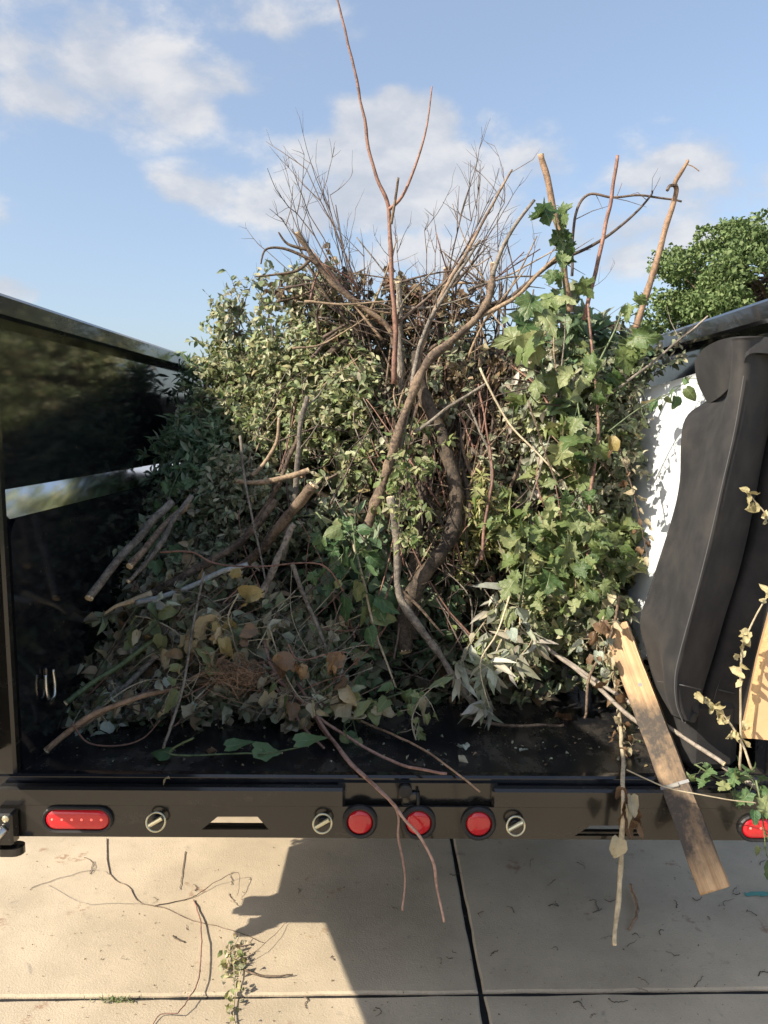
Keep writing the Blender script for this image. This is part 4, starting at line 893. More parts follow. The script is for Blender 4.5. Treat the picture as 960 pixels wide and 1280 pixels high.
# ------------------------------------------------------------------ individual big leaves
def leaf_mesh(kind, mat, seed, curl=1.0):
    """one wilted leaf: a gridded blade, rolled across, bent along and rippled"""
    rn = np.random.default_rng(seed)
    if mat in ('leaf_tan', 'leaf_orange', 'leaf_brown', 'leaf_yellow', 'pod'): curl *= 2.0
    elif mat == 'leaf_silver': curl *= 1.6
    elif kind == 'maple': curl *= 1.55
    if kind == 'maple':
        tv, _ = SHAPES['maple']; rim = tv[1:]; c = tv[0]; m = len(rim); mid = c + (rim - c) * .55
        xy = np.concatenate([[c], mid, rim]); tf = [(0, 1 + k, 1 + (k + 1) % m) for k in range(m)] + [(1 + k, 1 + m + k, 1 + m + (k + 1) % m, 1 + (k + 1) % m) for k in range(m)]
    else:
        us = [0, .12, .3, .5, .7, .86, 1.0]; ws = [.16, .36, .42, .37, .25, .13, .01]; xy = []
        for u, w in zip(us, ws):
            for v in (-1, -.5, 0, .5, 1): xy.append((u - (.10 * abs(v) if u < .2 else 0), v * w * (1 + .10 * rn.normal())))
        xy = np.array(xy); tf = [(i * 5 + k, i * 5 + k + 1, (i + 1) * 5 + k + 1, (i + 1) * 5 + k) for i in range(6) for k in range(4)]
    x = xy[:, 0] * 1.0; y = xy[:, 1] * rn.uniform(.72, 1.05)
    x = x + rn.normal(0, .012 * curl, len(x)); y = y + rn.normal(0, .012 * curl, len(y))
    roll = rn.choice([-1, 1, 1]) * rn.uniform(.4, 2.2) * curl + .05; bend = rn.uniform(-1.3, .5) * curl + .04; tw = rn.uniform(-.7, .7) * curl
    ph = rn.uniform(0, 6, 3); rip = .035 * curl * (np.sin(x * 11 + ph[0]) * np.sin(y * 13 + ph[1]) + .6 * np.sin(x * 5 - y * 9 + ph[2]))
    y2 = np.sin(y * roll) / roll; z2 = (1 - np.cos(y * roll)) / roll + rip + tw * x * y
    x2 = np.sin(x * bend) / bend - z2 * np.sin(x * bend); z3 = (1 - np.cos(x * bend)) / bend + z2 * np.cos(x * bend)
    me = bpy.data.meshes.new('leaf'); me.from_pydata([tuple(p) for p in np.stack([x2, y2, z3], 1)], [], tf); me.update(); me.materials.append(MATS[mat])
    me.polygons.foreach_set('use_smooth', [True] * len(me.polygons))
    return me
LM = {}
def big_leaf(parent, kind, mat, pos, d, nrm, size, name='leaf'):
    key = (kind, mat)
    if key not in LM: LM[key] = [leaf_mesh(kind, mat, hash(key) % 1000 + i * 7 if False else len(kind) * 31 + len(mat) * 17 + i * 7) for i in range(14)]
    o = bpy.data.objects.new(name, random.choice(LM[key])); C.objects.link(o); o.parent = parent
    d = Vector(d).normalized(); nrm = Vector(nrm); t = nrm.cross(d).normalized(); nrm = d.cross(t)
    M = Matrix((d, t, nrm)).transposed().to_4x4(); M.translation = Vector(pos) - ROOT[parent]
    o.matrix_basis = M @ Matrix.Diagonal((size, size * random.uniform(.9, 1.1), size, 1)); return o
def leaf_cluster(name, label, cat, path, rad, mat, leaves, kind, lmat, size, facing=None, group=None, spread=.5, off=.05):
    W = [at(*p) if len(p) == 3 else on(p[0], p[1], -.05) for p in path]; S = spline(W, 5)
    if kind == 'maple': size *= .84; leaves = int(leaves * 1.15)
    mb = MB().tube(S, list(np.linspace(rad, rad * .4, len(S))), 6); spots = []
    for k in range(leaves):
        t = (k + random.uniform(.1, .9)) / leaves * (len(S) - 1); i = min(int(t), len(S) - 2); b = S[i].lerp(S[i + 1], t - i)
        d = (Vector((random.gauss(0, 1), random.gauss(-.45, .4), random.gauss(-.25, .7)))).normalized(); e = b + d * random.uniform(.4, 1.4) * off
        mb.tube([b, b.lerp(e, .5) + rv(.004), e], .0013, 3, False); spots.append((e, d))
    o = mb.build(name, mat, None, W[0], True); tag(o, label, cat, group)
    for e, d in spots:
        nr = ((facing or OUT) + rv(spread * 1.3)).normalized(); ld = (d * .6 + Vector((0, 0, -.6)) + rv(.3)).normalized()
        big_leaf(o, kind, random.choice(lmat), e, ld, nr, size * random.uniform(.5, 1.3))
    return o
FR, PA = ['maple_fresh'], ['maple_pale', 'maple_fresh']
leaf_cluster('maple_shoot', 'big fresh green maple leaves on a shoot climbing the thick pruned stem', 'branch', [(708, 380, 2.74), (702, 330, 2.72), (696, 285, 2.70), (688, 250, 2.70)], .005, 'stem_green', 16, 'maple', FR, .085)
leaf_cluster('maple_shoot', 'large sunlit maple leaves on a shoot left of the pruned stems', 'branch', [(680, 470, 2.70), (672, 430, 2.68), (668, 395, 2.66), (672, 370, 2.66)], .005, 'stem_green', 9, 'maple', ['maple_fresh', 'maple_pale'], .135, off=.06)
leaf_cluster('maple_shoot', 'large dark maple leaves on a shoot at the foot of the hooked stem', 'branch', [(735, 480, 2.68), (755, 440, 2.66), (770, 410, 2.66), (778, 385, 2.66)], .005, 'stem_green', 12, 'maple', FR, .12, off=.07)
leaf_cluster('maple_shoot', 'drooping green maple leaves on a shoot below the large leaves', 'branch', [(745, 580, 2.62), (730, 540, 2.62), (722, 500, 2.64), (730, 460, 2.66)], .005, 'stem_green', 12, 'maple', PA, .11, off=.06)
leaf_cluster('maple_shoot', 'dense pale green maple leaves on a shoot above the silver leaves', 'branch', [(650, 760, 2.52), (655, 720, 2.52), (660, 680, 2.54), (665, 640, 2.58)], .005, 'stem_green', 22, 'maple', PA, .085, off=.07)
leaf_cluster('maple_shoot', 'dense pale green maple leaves on a shoot beside the plank top', 'branch', [(735, 740, 2.44), (722, 705, 2.46), (712, 670, 2.50), (705, 630, 2.54)], .005, 'stem_green', 24, 'maple', PA, .085, off=.07)
leaf_cluster('maple_shoot', 'pale green maple leaves on a shoot with one ochre leaf', 'branch', [(760, 690, 2.46), (745, 655, 2.50), (725, 630, 2.54), (700, 625, 2.56)], .005, 'stem_green', 15, 'maple', PA, .075, off=.06)
leaf_cluster('leafy_shoot', 'green pointed leaves on a shoot at the foot of the curved trunk', 'branch', [(440, 650, 2.66), (445, 690, 2.62), (450, 730, 2.60), (455, 770, 2.56)], .004, 'stem_green', 20, 'heart', ['leaf_broad', 'leaf_broad', 'maple_pale'], .075, off=.06)
leaf_cluster('leafy_shoot', 'wilted green leaves heaped on the floor by the reddish twigs', 'branch', [(430, 905, 2.40), (460, 885, 2.42), (490, 870, 2.44), (530, 860, 2.46)], .004, 'stem_green', 24, 'heart', ['leaf_broad', 'maple_pale', 'maple_pale', 'leaf_tan'], .065, off=.06)
leaf_cluster('leafy_shoot', 'dark green leaves on a shoot under the thick sawn limb', 'branch', [(395, 640, 2.74), (415, 665, 2.70), (430, 690, 2.68), (400, 720, 2.66)], .004, 'stem_green', 14, 'maple', ['leaf_broad'], .08, off=.06)
leaf_cluster('leafy_shoot', 'small green leaves on a weed clump at the floor edge', 'weed', [(520, 925, 2.30), (515, 900, 2.34), (525, 875, 2.38), (540, 860, 2.40)], .003, 'stem_dry', 12, 'maple', ['maple_pale', 'leaf_broad'], .042, off=.05)
leaf_cluster('silver_weed', 'silvery white leaves on a wilted weed hanging to the floor', 'weed', [(640, 735, 2.50), (622, 790, 2.46), (600, 830, 2.42), (612, 885, 2.36)], .004, 'stem_dry', 4, 'heart', ['leaf_silver'], .05, off=.04)
leaf_cluster('dead_shoot', 'pale tan dead leaves on a shoot over the dead vines', 'branch', [(300, 740, 2.55), (285, 770, 2.52), (290, 800, 2.50), (250, 780, 2.52)], .003, 'stem_dry', 15, 'heart', ['leaf_tan', 'leaf_tan', 'leaf_yellow'], .085, off=.06)
leaf_cluster('dead_shoot', 'orange brown dead leaves on a twig near the reddish twigs', 'branch', [(360, 805, 2.46), (375, 825, 2.44), (420, 815, 2.46), (445, 818, 2.48)], .003, 'bark_red', 8, 'heart', ['leaf_orange'], .07, off=.04)
leaf_cluster('leafy_shoot', 'green lobed leaves on a shoot pressed to the left wall', 'branch', [(200, 690, 2.92), (205, 650, 3.0), (215, 610, 3.1), (230, 580, 3.2)], .004, 'stem_green', 14, 'maple', ['leaf_broad'], .085, off=.05)
leaf_cluster('climber', 'mixed green leaves on a climber crossing to the white sheet', 'branch', [(760, 540, 2.58), (800, 510, 2.56), (840, 490, 2.54), (865, 470, 2.52)], .003, 'stem_green', 16, 'heart', ['leaf_broad', 'maple_pale', 'leaf_yellow'], .045, off=.04)
leaf_cluster('climber', 'brown curled leaves on a climber running down the white sheet', 'branch', [(775, 560, 2.56), (790, 610, 2.52), (800, 650, 2.48), (808, 690, 2.46)], .003, 'bark_brown', 16, 'heart', ['leaf_brown', 'leaf_tan'], .038, off=.03)

leaf_cluster('dead_shoot', 'mixed tan and olive curled leaves on a shoot below the torn limb end', 'branch', [(180, 770, 2.60), (220, 790, 2.54), (250, 830, 2.46), (235, 870, 2.40)], .003, 'stem_dry', 22, 'heart', ['leaf_tan', 'maple_pale', 'leaf_tan'], .065, off=.06)
leaf_cluster('dead_shoot', 'mixed olive and brown curled leaves on a shoot right of the dead grass ball', 'branch', [(335, 780, 2.50), (360, 850, 2.42), (390, 880, 2.40), (430, 850, 2.44)], .003, 'stem_dry', 24, 'heart', ['leaf_tan', 'maple_pale', 'leaf_tan', 'leaf_brown'], .058, off=.06)
leaf_cluster('dead_shoot', 'pale olive curled leaves on a shoot near the green stalk', 'branch', [(120, 890, 2.36), (160, 860, 2.44), (200, 850, 2.46), (260, 880, 2.40)], .003, 'stem_dry', 20, 'heart', ['leaf_tan', 'leaf_silver', 'maple_pale'], .045, off=.05)
# silver narrow leaves in bunches
for (lab, pth) in (('silver narrow leaves on a wilted weed beside the scaly limb', [(645, 725), (615, 765), (590, 800), (572, 835)]), ('silver narrow leaves on a weed drooping onto the bed floor', [(640, 770), (618, 820), (605, 850), (618, 888)]),
                   ('grey white narrow leaves on a weed under the pale maple shoot', [(655, 740), (650, 780), (665, 800), (640, 830)])):
    W = [on(x, y, -.10) for x, y in pth]
    leafy('silver_weed', lab, 'weed', None, W, .004, 'stem_dry', 'lance', 'silver', .085, 10, 5, .06, droop=1.2)

# vine with heart leaves along the sill
o, S, rr = B('green_vine', 'green vine with heart shaped leaves lying along the floor edge', [(242, 922), (218, 935), (215, 943), (250, 944), (300, 942), (345, 940), (388, 930)], (2.0, 1.4), 'stem_green', 2.215, cat='vine')
for (px, py, a, sz) in ((213, 946, 175, .075), (283, 938, 20, .085), (318, 940, -35, .085), (370, 932, 15, .10), (330, 945, 200, .04)):
    big_leaf(o, 'heart', 'leaf_broad', at(px, py, 2.22) + Vector((0, 0, .012)), (math.cos(R(a)), .25, math.sin(R(a)) * .5), (random.uniform(-.2, .2), -.55, .8), sz)
# hanging dried stalk
o, S, rr = B('dried_stalk', 'dried weed stalk with a bare yellow end hanging over the bumper', [(762, 815), (770, 850), (776, 910), (779, 980), (778, 1045), (774, 1110), (768, 1180)], (3.0, 4.5), 'stem_dry', 'drape', cat='stalk', cut=[1], knots=.4)
for k in range(46):
    px = 775 + random.gauss(0, 6); py = random.uniform(800, 950) if k < 38 else random.uniform(985, 1035); q = min(S, key=lambda v: abs(project(v)[1] - py)) + rv(.018) + Vector((0, -.012, 0))
    big_leaf(o, 'heart', random.choice(['leaf_tan', 'leaf_brown', 'leaf_tan', 'leaf_brown']), q, (random.gauss(.15, .5), random.gauss(-.2, .4), -1), OUT + rv(.7), random.uniform(.022, .045) if k < 38 else .06)
# shrivelled vine tangle beside the plank top
leaf_cluster('dead_vine', 'shrivelled pale vine tangle hanging beside the plank top', 'vine', [(755, 770, 2.40), (745, 800, 2.38), (765, 830, 2.36), (770, 860, 2.34)], .003, 'stem_dry', 22, 'heart', ['leaf_tan', 'leaf_silver', 'leaf_brown'], .045, off=.05)
# wiry ball of dead grass
mb = MB(); c0 = at(300, 842, 2.44)
for k in range(90):
    a = rv(.030); b = rv(.036); c = rv(.030); mb.tube(spline([c0 + Vector((a.x * 1.4, a.y, a.z)), c0 + Vector((b.x * 1.6, b.y - .02, b.z)), c0 + Vector((c.x * 1.4, c.y, c.z))], 4), .0011, 3, False)
tag(mb.build('dry_grass_tuft', 'bark_tan', None, c0, True), 'wiry ball of brown dead grass under the tan dead leaves', 'grass tuft')
for k in range(105):
    x, y = sample([(110, 830), (200, 740), (420, 740), (440, 880), (300, 905), (100, 920)]); l = random.uniform(50, 130); a = R(random.choice((random.uniform(20, 60), random.uniform(20, 60), random.uniform(90, 170))))
    x1, y1 = x + math.cos(a) * l, y - math.sin(a) * l
    if not inpoly(x1, y1, PILE): continue
    B('dry_twig', 'thin dry stem in the dead vines beside ' + near_mark([on(x, y), on(x1, y1)]), [(x, y), ((x + x1) / 2 + random.gauss(0, 7), (y + y1) / 2 + random.gauss(0, 7)), (x1, y1)], (random.uniform(.8, 1.6), .7), random.choice(['stem_dry', 'bark_red', 'bark_grey', 'bark_brown']), [surf(x, y) - random.uniform(.05, .13), surf(x1, y1) - random.uniform(.05, .12)], 'dry stems in the dead vines', 'stem', sides=5, k=4)
for k in range(110):
    x, y = sample([(260, 460), (500, 430), (640, 430), (780, 430), (770, 760), (600, 820), (450, 850), (380, 700), (260, 640)]); l = random.uniform(60, 170); a = R(random.uniform(45, 135))
    x1, y1 = x + math.cos(a) * l, y - math.sin(a) * l
    if not inpoly(x1, y1, PILE): continue
    B('thin_twig', 'thin bare twig poking out of the leaves beside ' + near_mark([on(x, y), on(x1, y1)]), [(x, y), ((x + x1) / 2 + random.gauss(0, 8), (y + y1) / 2 + random.gauss(0, 8)), (x1, y1)], (random.uniform(1.2, 2.4), .7), random.choice(['twig', 'bark_red', 'bark_grey', 'bark_pale']), [surf(x, y) - .01, surf(x1, y1) - .05], 'thin twigs on the pile face', 'twig', sides=5, k=4, twigs=2)

# ------------------------------------------------------------------ white sheet, black fabric, cardboard, plank
def loft(cols, nu=8, nv=40, wob=0.0, seed=0):
    """cols: list of polylines (world points, top to bottom); smooth in v, linear-ish in u"""
    P = []
    for c in cols:
        s = spline(c, 8); m = len(s); P.append([s[min(int(t * (m - 1)), m - 2)].lerp(s[min(int(t * (m - 1)), m - 2) + 1], t * (m - 1) - min(int(t * (m - 1)), m - 2)) for t in [j / nv for j in range(nv + 1)]])
    rows = []
    for j in range(nv + 1):
        r = spline([p[j] for p in P], nu)
        rows.append([q + Vector((mnoise.noise(q * 5 + Vector((seed, 0, 0))), mnoise.noise(q * 5 + Vector((0, seed + 3, 0))), 0)) * wob for q in r])
    w = len(rows[0]); vs = [q for r in rows for q in r]
    fs = [(j * w + i, j * w + i + 1, (j + 1) * w + i + 1, (j + 1) * w + i) for j in range(nv) for i in range(w - 1)]
    return vs, fs, w
def A(l, Y): return [at(x, y, Y[0] + (Y[1] - Y[0]) * i / (len(l) - 1)) for i, (x, y) in enumerate(l)]
# white rigid sheet leaning behind the fabric
vs, fs, w = loft([A([(752, 492), (750, 600), (742, 720), (738, 860)], (3.1, 2.95)), A([(812, 484), (812, 600), (800, 720), (790, 830)], (2.80, 2.62)), A([(905, 455), (895, 560), (880, 680), (850, 800)], (2.50, 2.40))], 6, 20)
n0 = len(vs); nrm = (vs[1] - vs[0]).cross(vs[w] - vs[0]).normalized(); nrm = nrm if nrm.x > 0 else -nrm
mb = MB().raw(vs, fs).raw([v + nrm * .018 for v in vs], [f[::-1] for f in fs])
bd = list(range(w)) + [w * (j + 1) - 1 for j in range(1, len(vs) // w)] + list(range(len(vs) - 2, len(vs) - w - 1, -1)) + [w * j for j in range(len(vs) // w - 2, 0, -1)]
mb.f += [(bd[k], bd[(k + 1) % len(bd)], bd[(k + 1) % len(bd)] + n0, bd[k] + n0) for k in range(len(bd))]
tag(mb.build('white_sheet', 'sheet_white', None, vs[-1], True), 'glossy white rigid sheet standing between brush and black fabric cover', 'panel')
# black fabric cover: left flank, rounded corner, front panels with a deep gap
cB = A([(918, 446), (888, 496), (855, 526), (850, 600), (838, 655), (812, 735), (799, 775), (808, 815), (822, 862), (838, 893)], (2.42, 2.28))
cM = A([(926, 434), (910, 486), (890, 530), (872, 600), (858, 670), (838, 740), (822, 790), (826, 830), (838, 872), (850, 898)], (2.26, 2.14))
cC = A([(935, 422), (934, 470), (922, 540), (906, 610), (890, 680), (872, 750), (853, 820), (848, 850), (850, 880), (858, 901)], (2.03, 2.01))
cG = A([(990, 420), (975, 490), (958, 555), (944, 620), (930, 688), (913, 750), (892, 820), (881, 855), (873, 882), (868, 903)], (2.20, 2.17))
cH = A([(997, 420), (982, 490), (965, 555), (951, 620), (937, 688), (920, 750), (899, 820), (888, 855), (880, 882), (875, 903)], (2.21, 2.18))
def push(c, d): return [p + d for p in c]
cR = [Vector((1.083, 2.19, p.z)) if True else p for p in cH]
cR = [Vector((max(p.x + .03, 1.088), 2.165, p.z)) for p in cH]
left_cols = [cB, cM, push(cC, Vector((-.022, .05, 0))), cC, [a.lerp(b, .5) + Vector((0, -.006, 0)) for a, b in zip(cC, cG)], cG, push(cG, Vector((.006, .05, 0)))]
def cover(cols, name, wob, parent=None, thick=Vector((.02, .05, 0))):
    vs, fs, w = loft(cols, 6, 60, wob, 2); n0 = len(vs); back = [Vector((v.x + .045, v.y + .07, v.z - .004)) for v in vs]
    mb = MB().raw(vs, fs).raw(back, [f[::-1] for f in fs]); h = n0 // w
    bd = list(range(w)) + [w * (j + 1) - 1 for j in range(1, h)] + list(range(n0 - 2, n0 - w - 1, -1)) + [w * j for j in range(h - 2, 0, -1)]
    mb.f += [(bd[k], bd[(k + 1) % len(bd)], bd[(k + 1) % len(bd)] + n0, bd[k] + n0) for k in range(len(bd))]
    return mb.build(name, 'black_fabric', parent, cols[0][-1], True), vs, w
fab = link('fabric_cover', None, at(860, 900, 2.25)); tag(fab, 'black fabric cover with sewn panels draped over the upright slab', 'cover')
cover(left_cols, 'side_panel', .005, fab)
cover([push(cH, Vector((.0, .05, 0))), cH, [a.lerp(b, .5) + Vector((0, -.004, 0)) for a, b in zip(cH, cR)], cR], 'front_panel', .003, fab)
# folded-over top
fl = loft([A([(868, 452), (872, 478), (884, 505)], (2.38, 2.36)), A([(880, 436), (892, 462), (905, 492)], (2.26, 2.18)), A([(905, 424), (916, 446), (928, 470)], (2.14, 2.06)), A([(940, 420), (940, 430), (940, 442)], (2.06, 2.02)), A([(990, 424), (990, 434), (990, 446)], (2.13, 2.10))], 6, 12, .008, 5)
MB().raw(fl[0], fl[1]).raw([v + Vector((.012, .02, -.004)) for v in fl[0]], [f[::-1] for f in fl[1]]).build('top_fold', 'black_fabric', fab, None, True)
for nm, c, dx in (('seam', cC, -.012), ('seam', cG, -.030), ('seam', cH, .020)):
    MB().tube(spline(push(c[1:], Vector((dx, -.007, 0))), 6), .0016, 4, False).build(nm, 'thread', fab, smooth_=True)
MB().tube(spline([at(822, 852, 2.17), at(850, 856, 2.015), at(876, 862, 2.06)], 6), .0018, 4, False).build('seam', 'thread', fab)
MB().tube(spline([at(898, 862, 2.15), at(915, 866, 2.17), at(945, 872, 2.21)], 6), .0018, 4, False).build('seam', 'thread', fab)
# dark slab under the cover
MB().bbox((.86, 2.16, FZ + .002), (1.020, 2.50, .93), .03).build('base_roll', 'black_fabric', fab)

# cardboard piece at the right edge
c_ = [at(962, 770, 2.02), at(946, 830, 2.01), at(936, 880, 2.00), at(927, 922, 1.99), at(990, 928, 1.96), at(990, 770, 2.0)]
d_ = Vector((.02, .05, 0)); m = len(c_)
mb = MB().raw(c_ + [p + d_ for p in c_], [tuple(range(m)), tuple(range(2 * m - 1, m - 1, -1))] + [(k, k + m, (k + 1) % m + m, (k + 1) % m) for k in range(m)])
box = mb.build('cardboard_box', 'cardboard', None, c_[3]); tag(box, 'torn tan cardboard box beside the black fabric cover', 'box')
ed = [c_[0] + Vector((-.003, -.003, 0)), c_[1] + Vector((-.003, -.003, 0)), c_[2] + Vector((-.003, -.003, 0)), c_[3] + Vector((-.003, -.003, 0))]
ed2 = [p + Vector((.022 + .006 * random.random(), -.004, 0)) for p in spline(ed, 6)]; e1 = spline(ed, 6); m = len(e1)
MB().raw(e1 + ed2, [(k, k + 1, k + 1 + m, k + m) for k in range(m - 1)]).build('torn_edge', 'cardboard_edge', box)

# plank
pA = at(769, 782, 2.44); pB = at(893, 1112, 1.90); ax = (pB - pA); Lp = ax.length; ax.normalize()
side_ = ax.cross(Vector((0, 1, .55)).normalized()).normalized(); side_ = side_ if side_.x > 0 else -side_
nr_ = side_.cross(ax); nr_ = nr_ if nr_.y < 0 else -nr_
hw, ht = .041, .0095; nseg = 26; vs = []
for i in range(nseg + 1):
    u = Lp * i / nseg
    for (s_, t_) in ((-1, -1), (-.93, 1), (.93, 1), (1, -1)):
        j = mnoise.noise(Vector((u * 9, s_ * 3, 1))) * .0022 + (mnoise.noise(Vector((u * 40, s_ * 3, 4))) * .0012)
        vs.append((u + (random.uniform(-.006, .006) if i in (0, nseg) else 0), s_ * (hw + j), t_ * ht))
fs = [(i * 4 + k, i * 4 + (k + 1) % 4, (i + 1) * 4 + (k + 1) % 4, (i + 1) * 4 + k) for i in range(nseg) for k in range(4)] + [(3, 2, 1, 0), tuple(nseg * 4 + k for k in range(4))]
me = bpy.data.meshes.new('plank'); me.from_pydata(vs, [], fs); me.update(); me.materials.append(MATS['old_plank'])
pk = link('wooden_plank', me, pA); Mx = Matrix((ax, side_, nr_)).transposed().to_4x4(); Mx.translation = pA; pk.matrix_world = Mx; ROOT[pk] = pA
tag(pk, 'weathered wooden plank leaning out of the bed over the sill', 'plank')
def pchild(name, mb, mat):
    me = bpy.data.meshes.new(name); me.from_pydata([tuple(p) for p in mb.v], [], mb.f); me.update(); me.materials.append(MATS[mat]); o = bpy.data.objects.new(name, me); C.objects.link(o); o.parent = pk; return o
us = Lp * .655
pchild('notch', MB().box((us - .005, -hw * .99, ht + .0002), (us + .004, hw * .99, ht + .0018)), 'lead')
pchild('staple', MB().bbox((us - .004, -hw * .55, ht + .002), (us + .008, hw * .30, ht + .006), .002), 'old_steel')
pchild('knot_hole', MB().lathe((Lp * .27, .008, ht - .002), (0, 0, 1), [(0, .006), (.0026, .006)], 12), 'lead')
# white wire over the plank
B('pale_twig', 'thin pale stem running across the plank face', [(783, 962), (810, 975), (835, 985), (870, 992), (912, 1000), (945, 1004)], (1.2, 1.0), 'stem_dry', [2.03, 1.93], cat='stem')
MB_s = None
# dried seed-pod stems at the right
def podstem(label, pth, Y, pods, r=(2.2, 1.2)):
    o, S, rr = B('seed_pod_weed', label, pth, r, 'stem_dry', Y, cat='stem')
    for (px, py, k) in pods:
        for j in range(k):
            q = at(px + random.gauss(0, 5), py + random.gauss(0, 7), Y if not hasattr(Y, '__len__') else (Y[0] + Y[1]) / 2) + Vector((0, random.gauss(-.006, .008), 0))
            q = min(S, key=lambda v: (v - q).length) * .72 + q * .28
            big_leaf(o, 'heart', 'pod', q, rv() + Vector((0, 0, -.4)), OUT + rv(.9), random.uniform(.018, .034), 'seed_pod')
m_bigleaf('pod', (.36, .31, .15), (.56, .49, .28), (.6, .55, .35))
podstem('tall dried stem with cream seed pods in front of the black fabric', [(925, 962), (926, 900), (926, 830), (932, 800), (945, 770), (962, 742)], 1.95, [(935, 790, 4), (930, 805, 5), (925, 818, 4), (918, 845, 4), (955, 725, 2), (952, 745, 2), (935, 925, 3)])
podstem('short leaning dried stem with clustered cream pods above the sill', [(940, 962), (925, 925), (905, 895), (885, 880), (868, 872)], 1.95, [(890, 870, 4), (898, 885, 6), (905, 900, 5), (912, 918, 5), (872, 862, 2)])
podstem('dried stem with three brown curled pods against the black fabric', [(966, 660), (955, 640), (945, 628), (936, 615)], 1.95, [(935, 615, 3), (932, 628, 3), (950, 645, 3)], (1.4, 1.0))
# green weed on the sill at right
leaf_cluster('green_weed', 'green weed with ragged leaves lying over the sill at right', 'weed', [(868, 955, 2.10), (905, 975, 2.06), (935, 970, 2.03), (955, 1000, 2.0)], .003, 'stem_green', 15, 'maple', ['leaf_broad', 'maple_pale'], .06, facing=Vector((0, -.7, .7)), off=.03)
leaf_cluster('green_weed', 'pale weed leaf bunch hanging before the end light', 'weed', [(945, 975, 2.02), (952, 1010, 1.99), (955, 1040, 1.98), (958, 1070, 1.97)], .003, 'stem_green', 9, 'heart', ['maple_pale', 'leaf_broad'], .05, facing=Vector((0, -.9, .3)), off=.03)

# ------------------------------------------------------------------ litter on the bed floor and the driveway
lit = 0
for (px, py, mt, sz, lab) in ((583, 935, 'leaf_silver', .05, 'grey curled dead leaf on the bed floor before the silver weed'), (698, 896, 'leaf_brown', .07, 'brown curled leaf on the bed floor near the thin stick'), (575, 945, 'leaf_tan', .03, 'tan leaf scrap on the bed floor before the silver weed'),
                              (650, 938, 'leaf_silver', .025, 'pale leaf scrap on the bed floor near the rear sill'), (262, 935, 'leaf_brown', .06, 'brown shrivelled leaf lying on the green vine'), (210, 972, 'leaf_tan', .03, 'tan leaf scrap on the step box')):
    p = atz(px, py, FZ + .014); me = leaf_mesh('heart', mt, int(px), 1.6); o = link('dead_leaf', me, p); tag(o, lab, 'leaf'); o.scale = (sz, sz, sz); o.rotation_euler = (random.uniform(-.3, .3), random.uniform(-.3, .3), random.uniform(0, 6))
L = Leaves()
for k in range(260):
    px, py = random.uniform(60, 850), random.uniform(880, 958); p = atz(px, py, FZ + .005)
    if p.y < RY or abs(p.x) > 1.0: continue
    L.add('crinkle', p, Vector((random.gauss(0, 1), random.gauss(0, 1), .1)), Vector((0, 0, 1)) + rv(.2), random.uniform(.004, .014), pick(random.choice(('dry', 'silver', 'brown'))))
tag(L.build('leaf_litter'), 'tiny leaf crumbs scattered over the black bed floor', 'litter', kind='stuff')

def gtwig(label, pts, r, mat='twig', lift=None, name='fallen_twig', group=None, cat='twig'):
    W = [atz(x, y, .0035 + (lift[i] if lift else 0)) for i, (x, y) in enumerate(pts)]; S = spline(W, 5)
    S = [q + Vector((random.gauss(0, .0015), random.gauss(0, .0015), 0)) for q in S]
    o = MB().tube(S, list(np.linspace(r, r * .55, len(S))), 5, True).build(name, mat, None, W[0], True); return tag(o, label, cat, group)
gtwig('long thin branched vine stem on the sunlit concrete', [(133, 1048), (137, 1092), (160, 1108), (175, 1128), (205, 1135), (240, 1150), (290, 1163), (330, 1178)], .0020, 'bark_brown')
gtwig('thin curved stem joining the long vine stem', [(38, 1110), (80, 1096), (118, 1087), (137, 1093)], .0014, 'stem_grey')
gtwig('very fine straight stem left of the long vine stem', [(60, 1106), (105, 1129), (140, 1129), (178, 1130)], .0011, 'stem_grey')
gtwig('bent dark twig with a raised end on the sunlit concrete', [(193, 1132), (240, 1122), (265, 1105), (290, 1092), (299, 1094), (297, 1120)], .0017, 'bark_brown', [0, 0, .01, .03, .03, .01])
gtwig('long red brown twig curving to the slab joint', [(243, 1125), (250, 1150), (252, 1185), (246, 1230), (232, 1252), (222, 1266), (200, 1268), (190, 1285)], .0026, 'bark_red', [0, .01, .02, .02, .02, .015, .005, 0])
gtwig('short straight dark twig on the sunlit concrete', [(232, 1064), (228, 1090), (225, 1112)], .0018, 'bark_brown')
gtwig('tiny curled tendril on the sunlit concrete', [(105, 1072), (116, 1078), (112, 1092), (118, 1086), (118, 1076)], .0013, 'bark_brown')
gtwig('small dark stick scrap on the sunlit concrete', [(216, 1170), (224, 1175), (231, 1178)], .0032, 'bark_dark')
gtwig('brown forked twig beside the fallen dry weed', [(296, 1208), (320, 1218), (345, 1220), (366, 1218)], .0040, 'bark_brown', [.02, .012, .008, .005])
gtwig('fine straight twig leaning from the fallen dry weed', [(300, 1205), (330, 1180), (360, 1152)], .0012, 'bark_brown', [.01, .02, .002])
o = gtwig('fallen dry weed with yellow leaves across the slab joint', [(294, 1285), (292, 1250), (293, 1215), (290, 1190), (300, 1168)], .0022, 'stem_dry', [.004, .006, .02, .02, .03], 'fallen_weed', cat='weed')
L = Leaves()
for k in range(95):
    py = random.choice((random.gauss(1192, 10), random.gauss(1195, 12), random.uniform(1170, 1280))); p = atz(292 + random.gauss(0, 8), py, random.uniform(.004, .045))
    L.add('crinkle', p, rv() + Vector((0, 0, -.2)), Vector((0, -.3, 1)) + rv(.5), random.uniform(.010, .023), pick(random.choice(('yellow', 'yellow', 'dry', 'dry'))))
L.build('leaves', 'leaf', o)['kind'] = 'stuff'
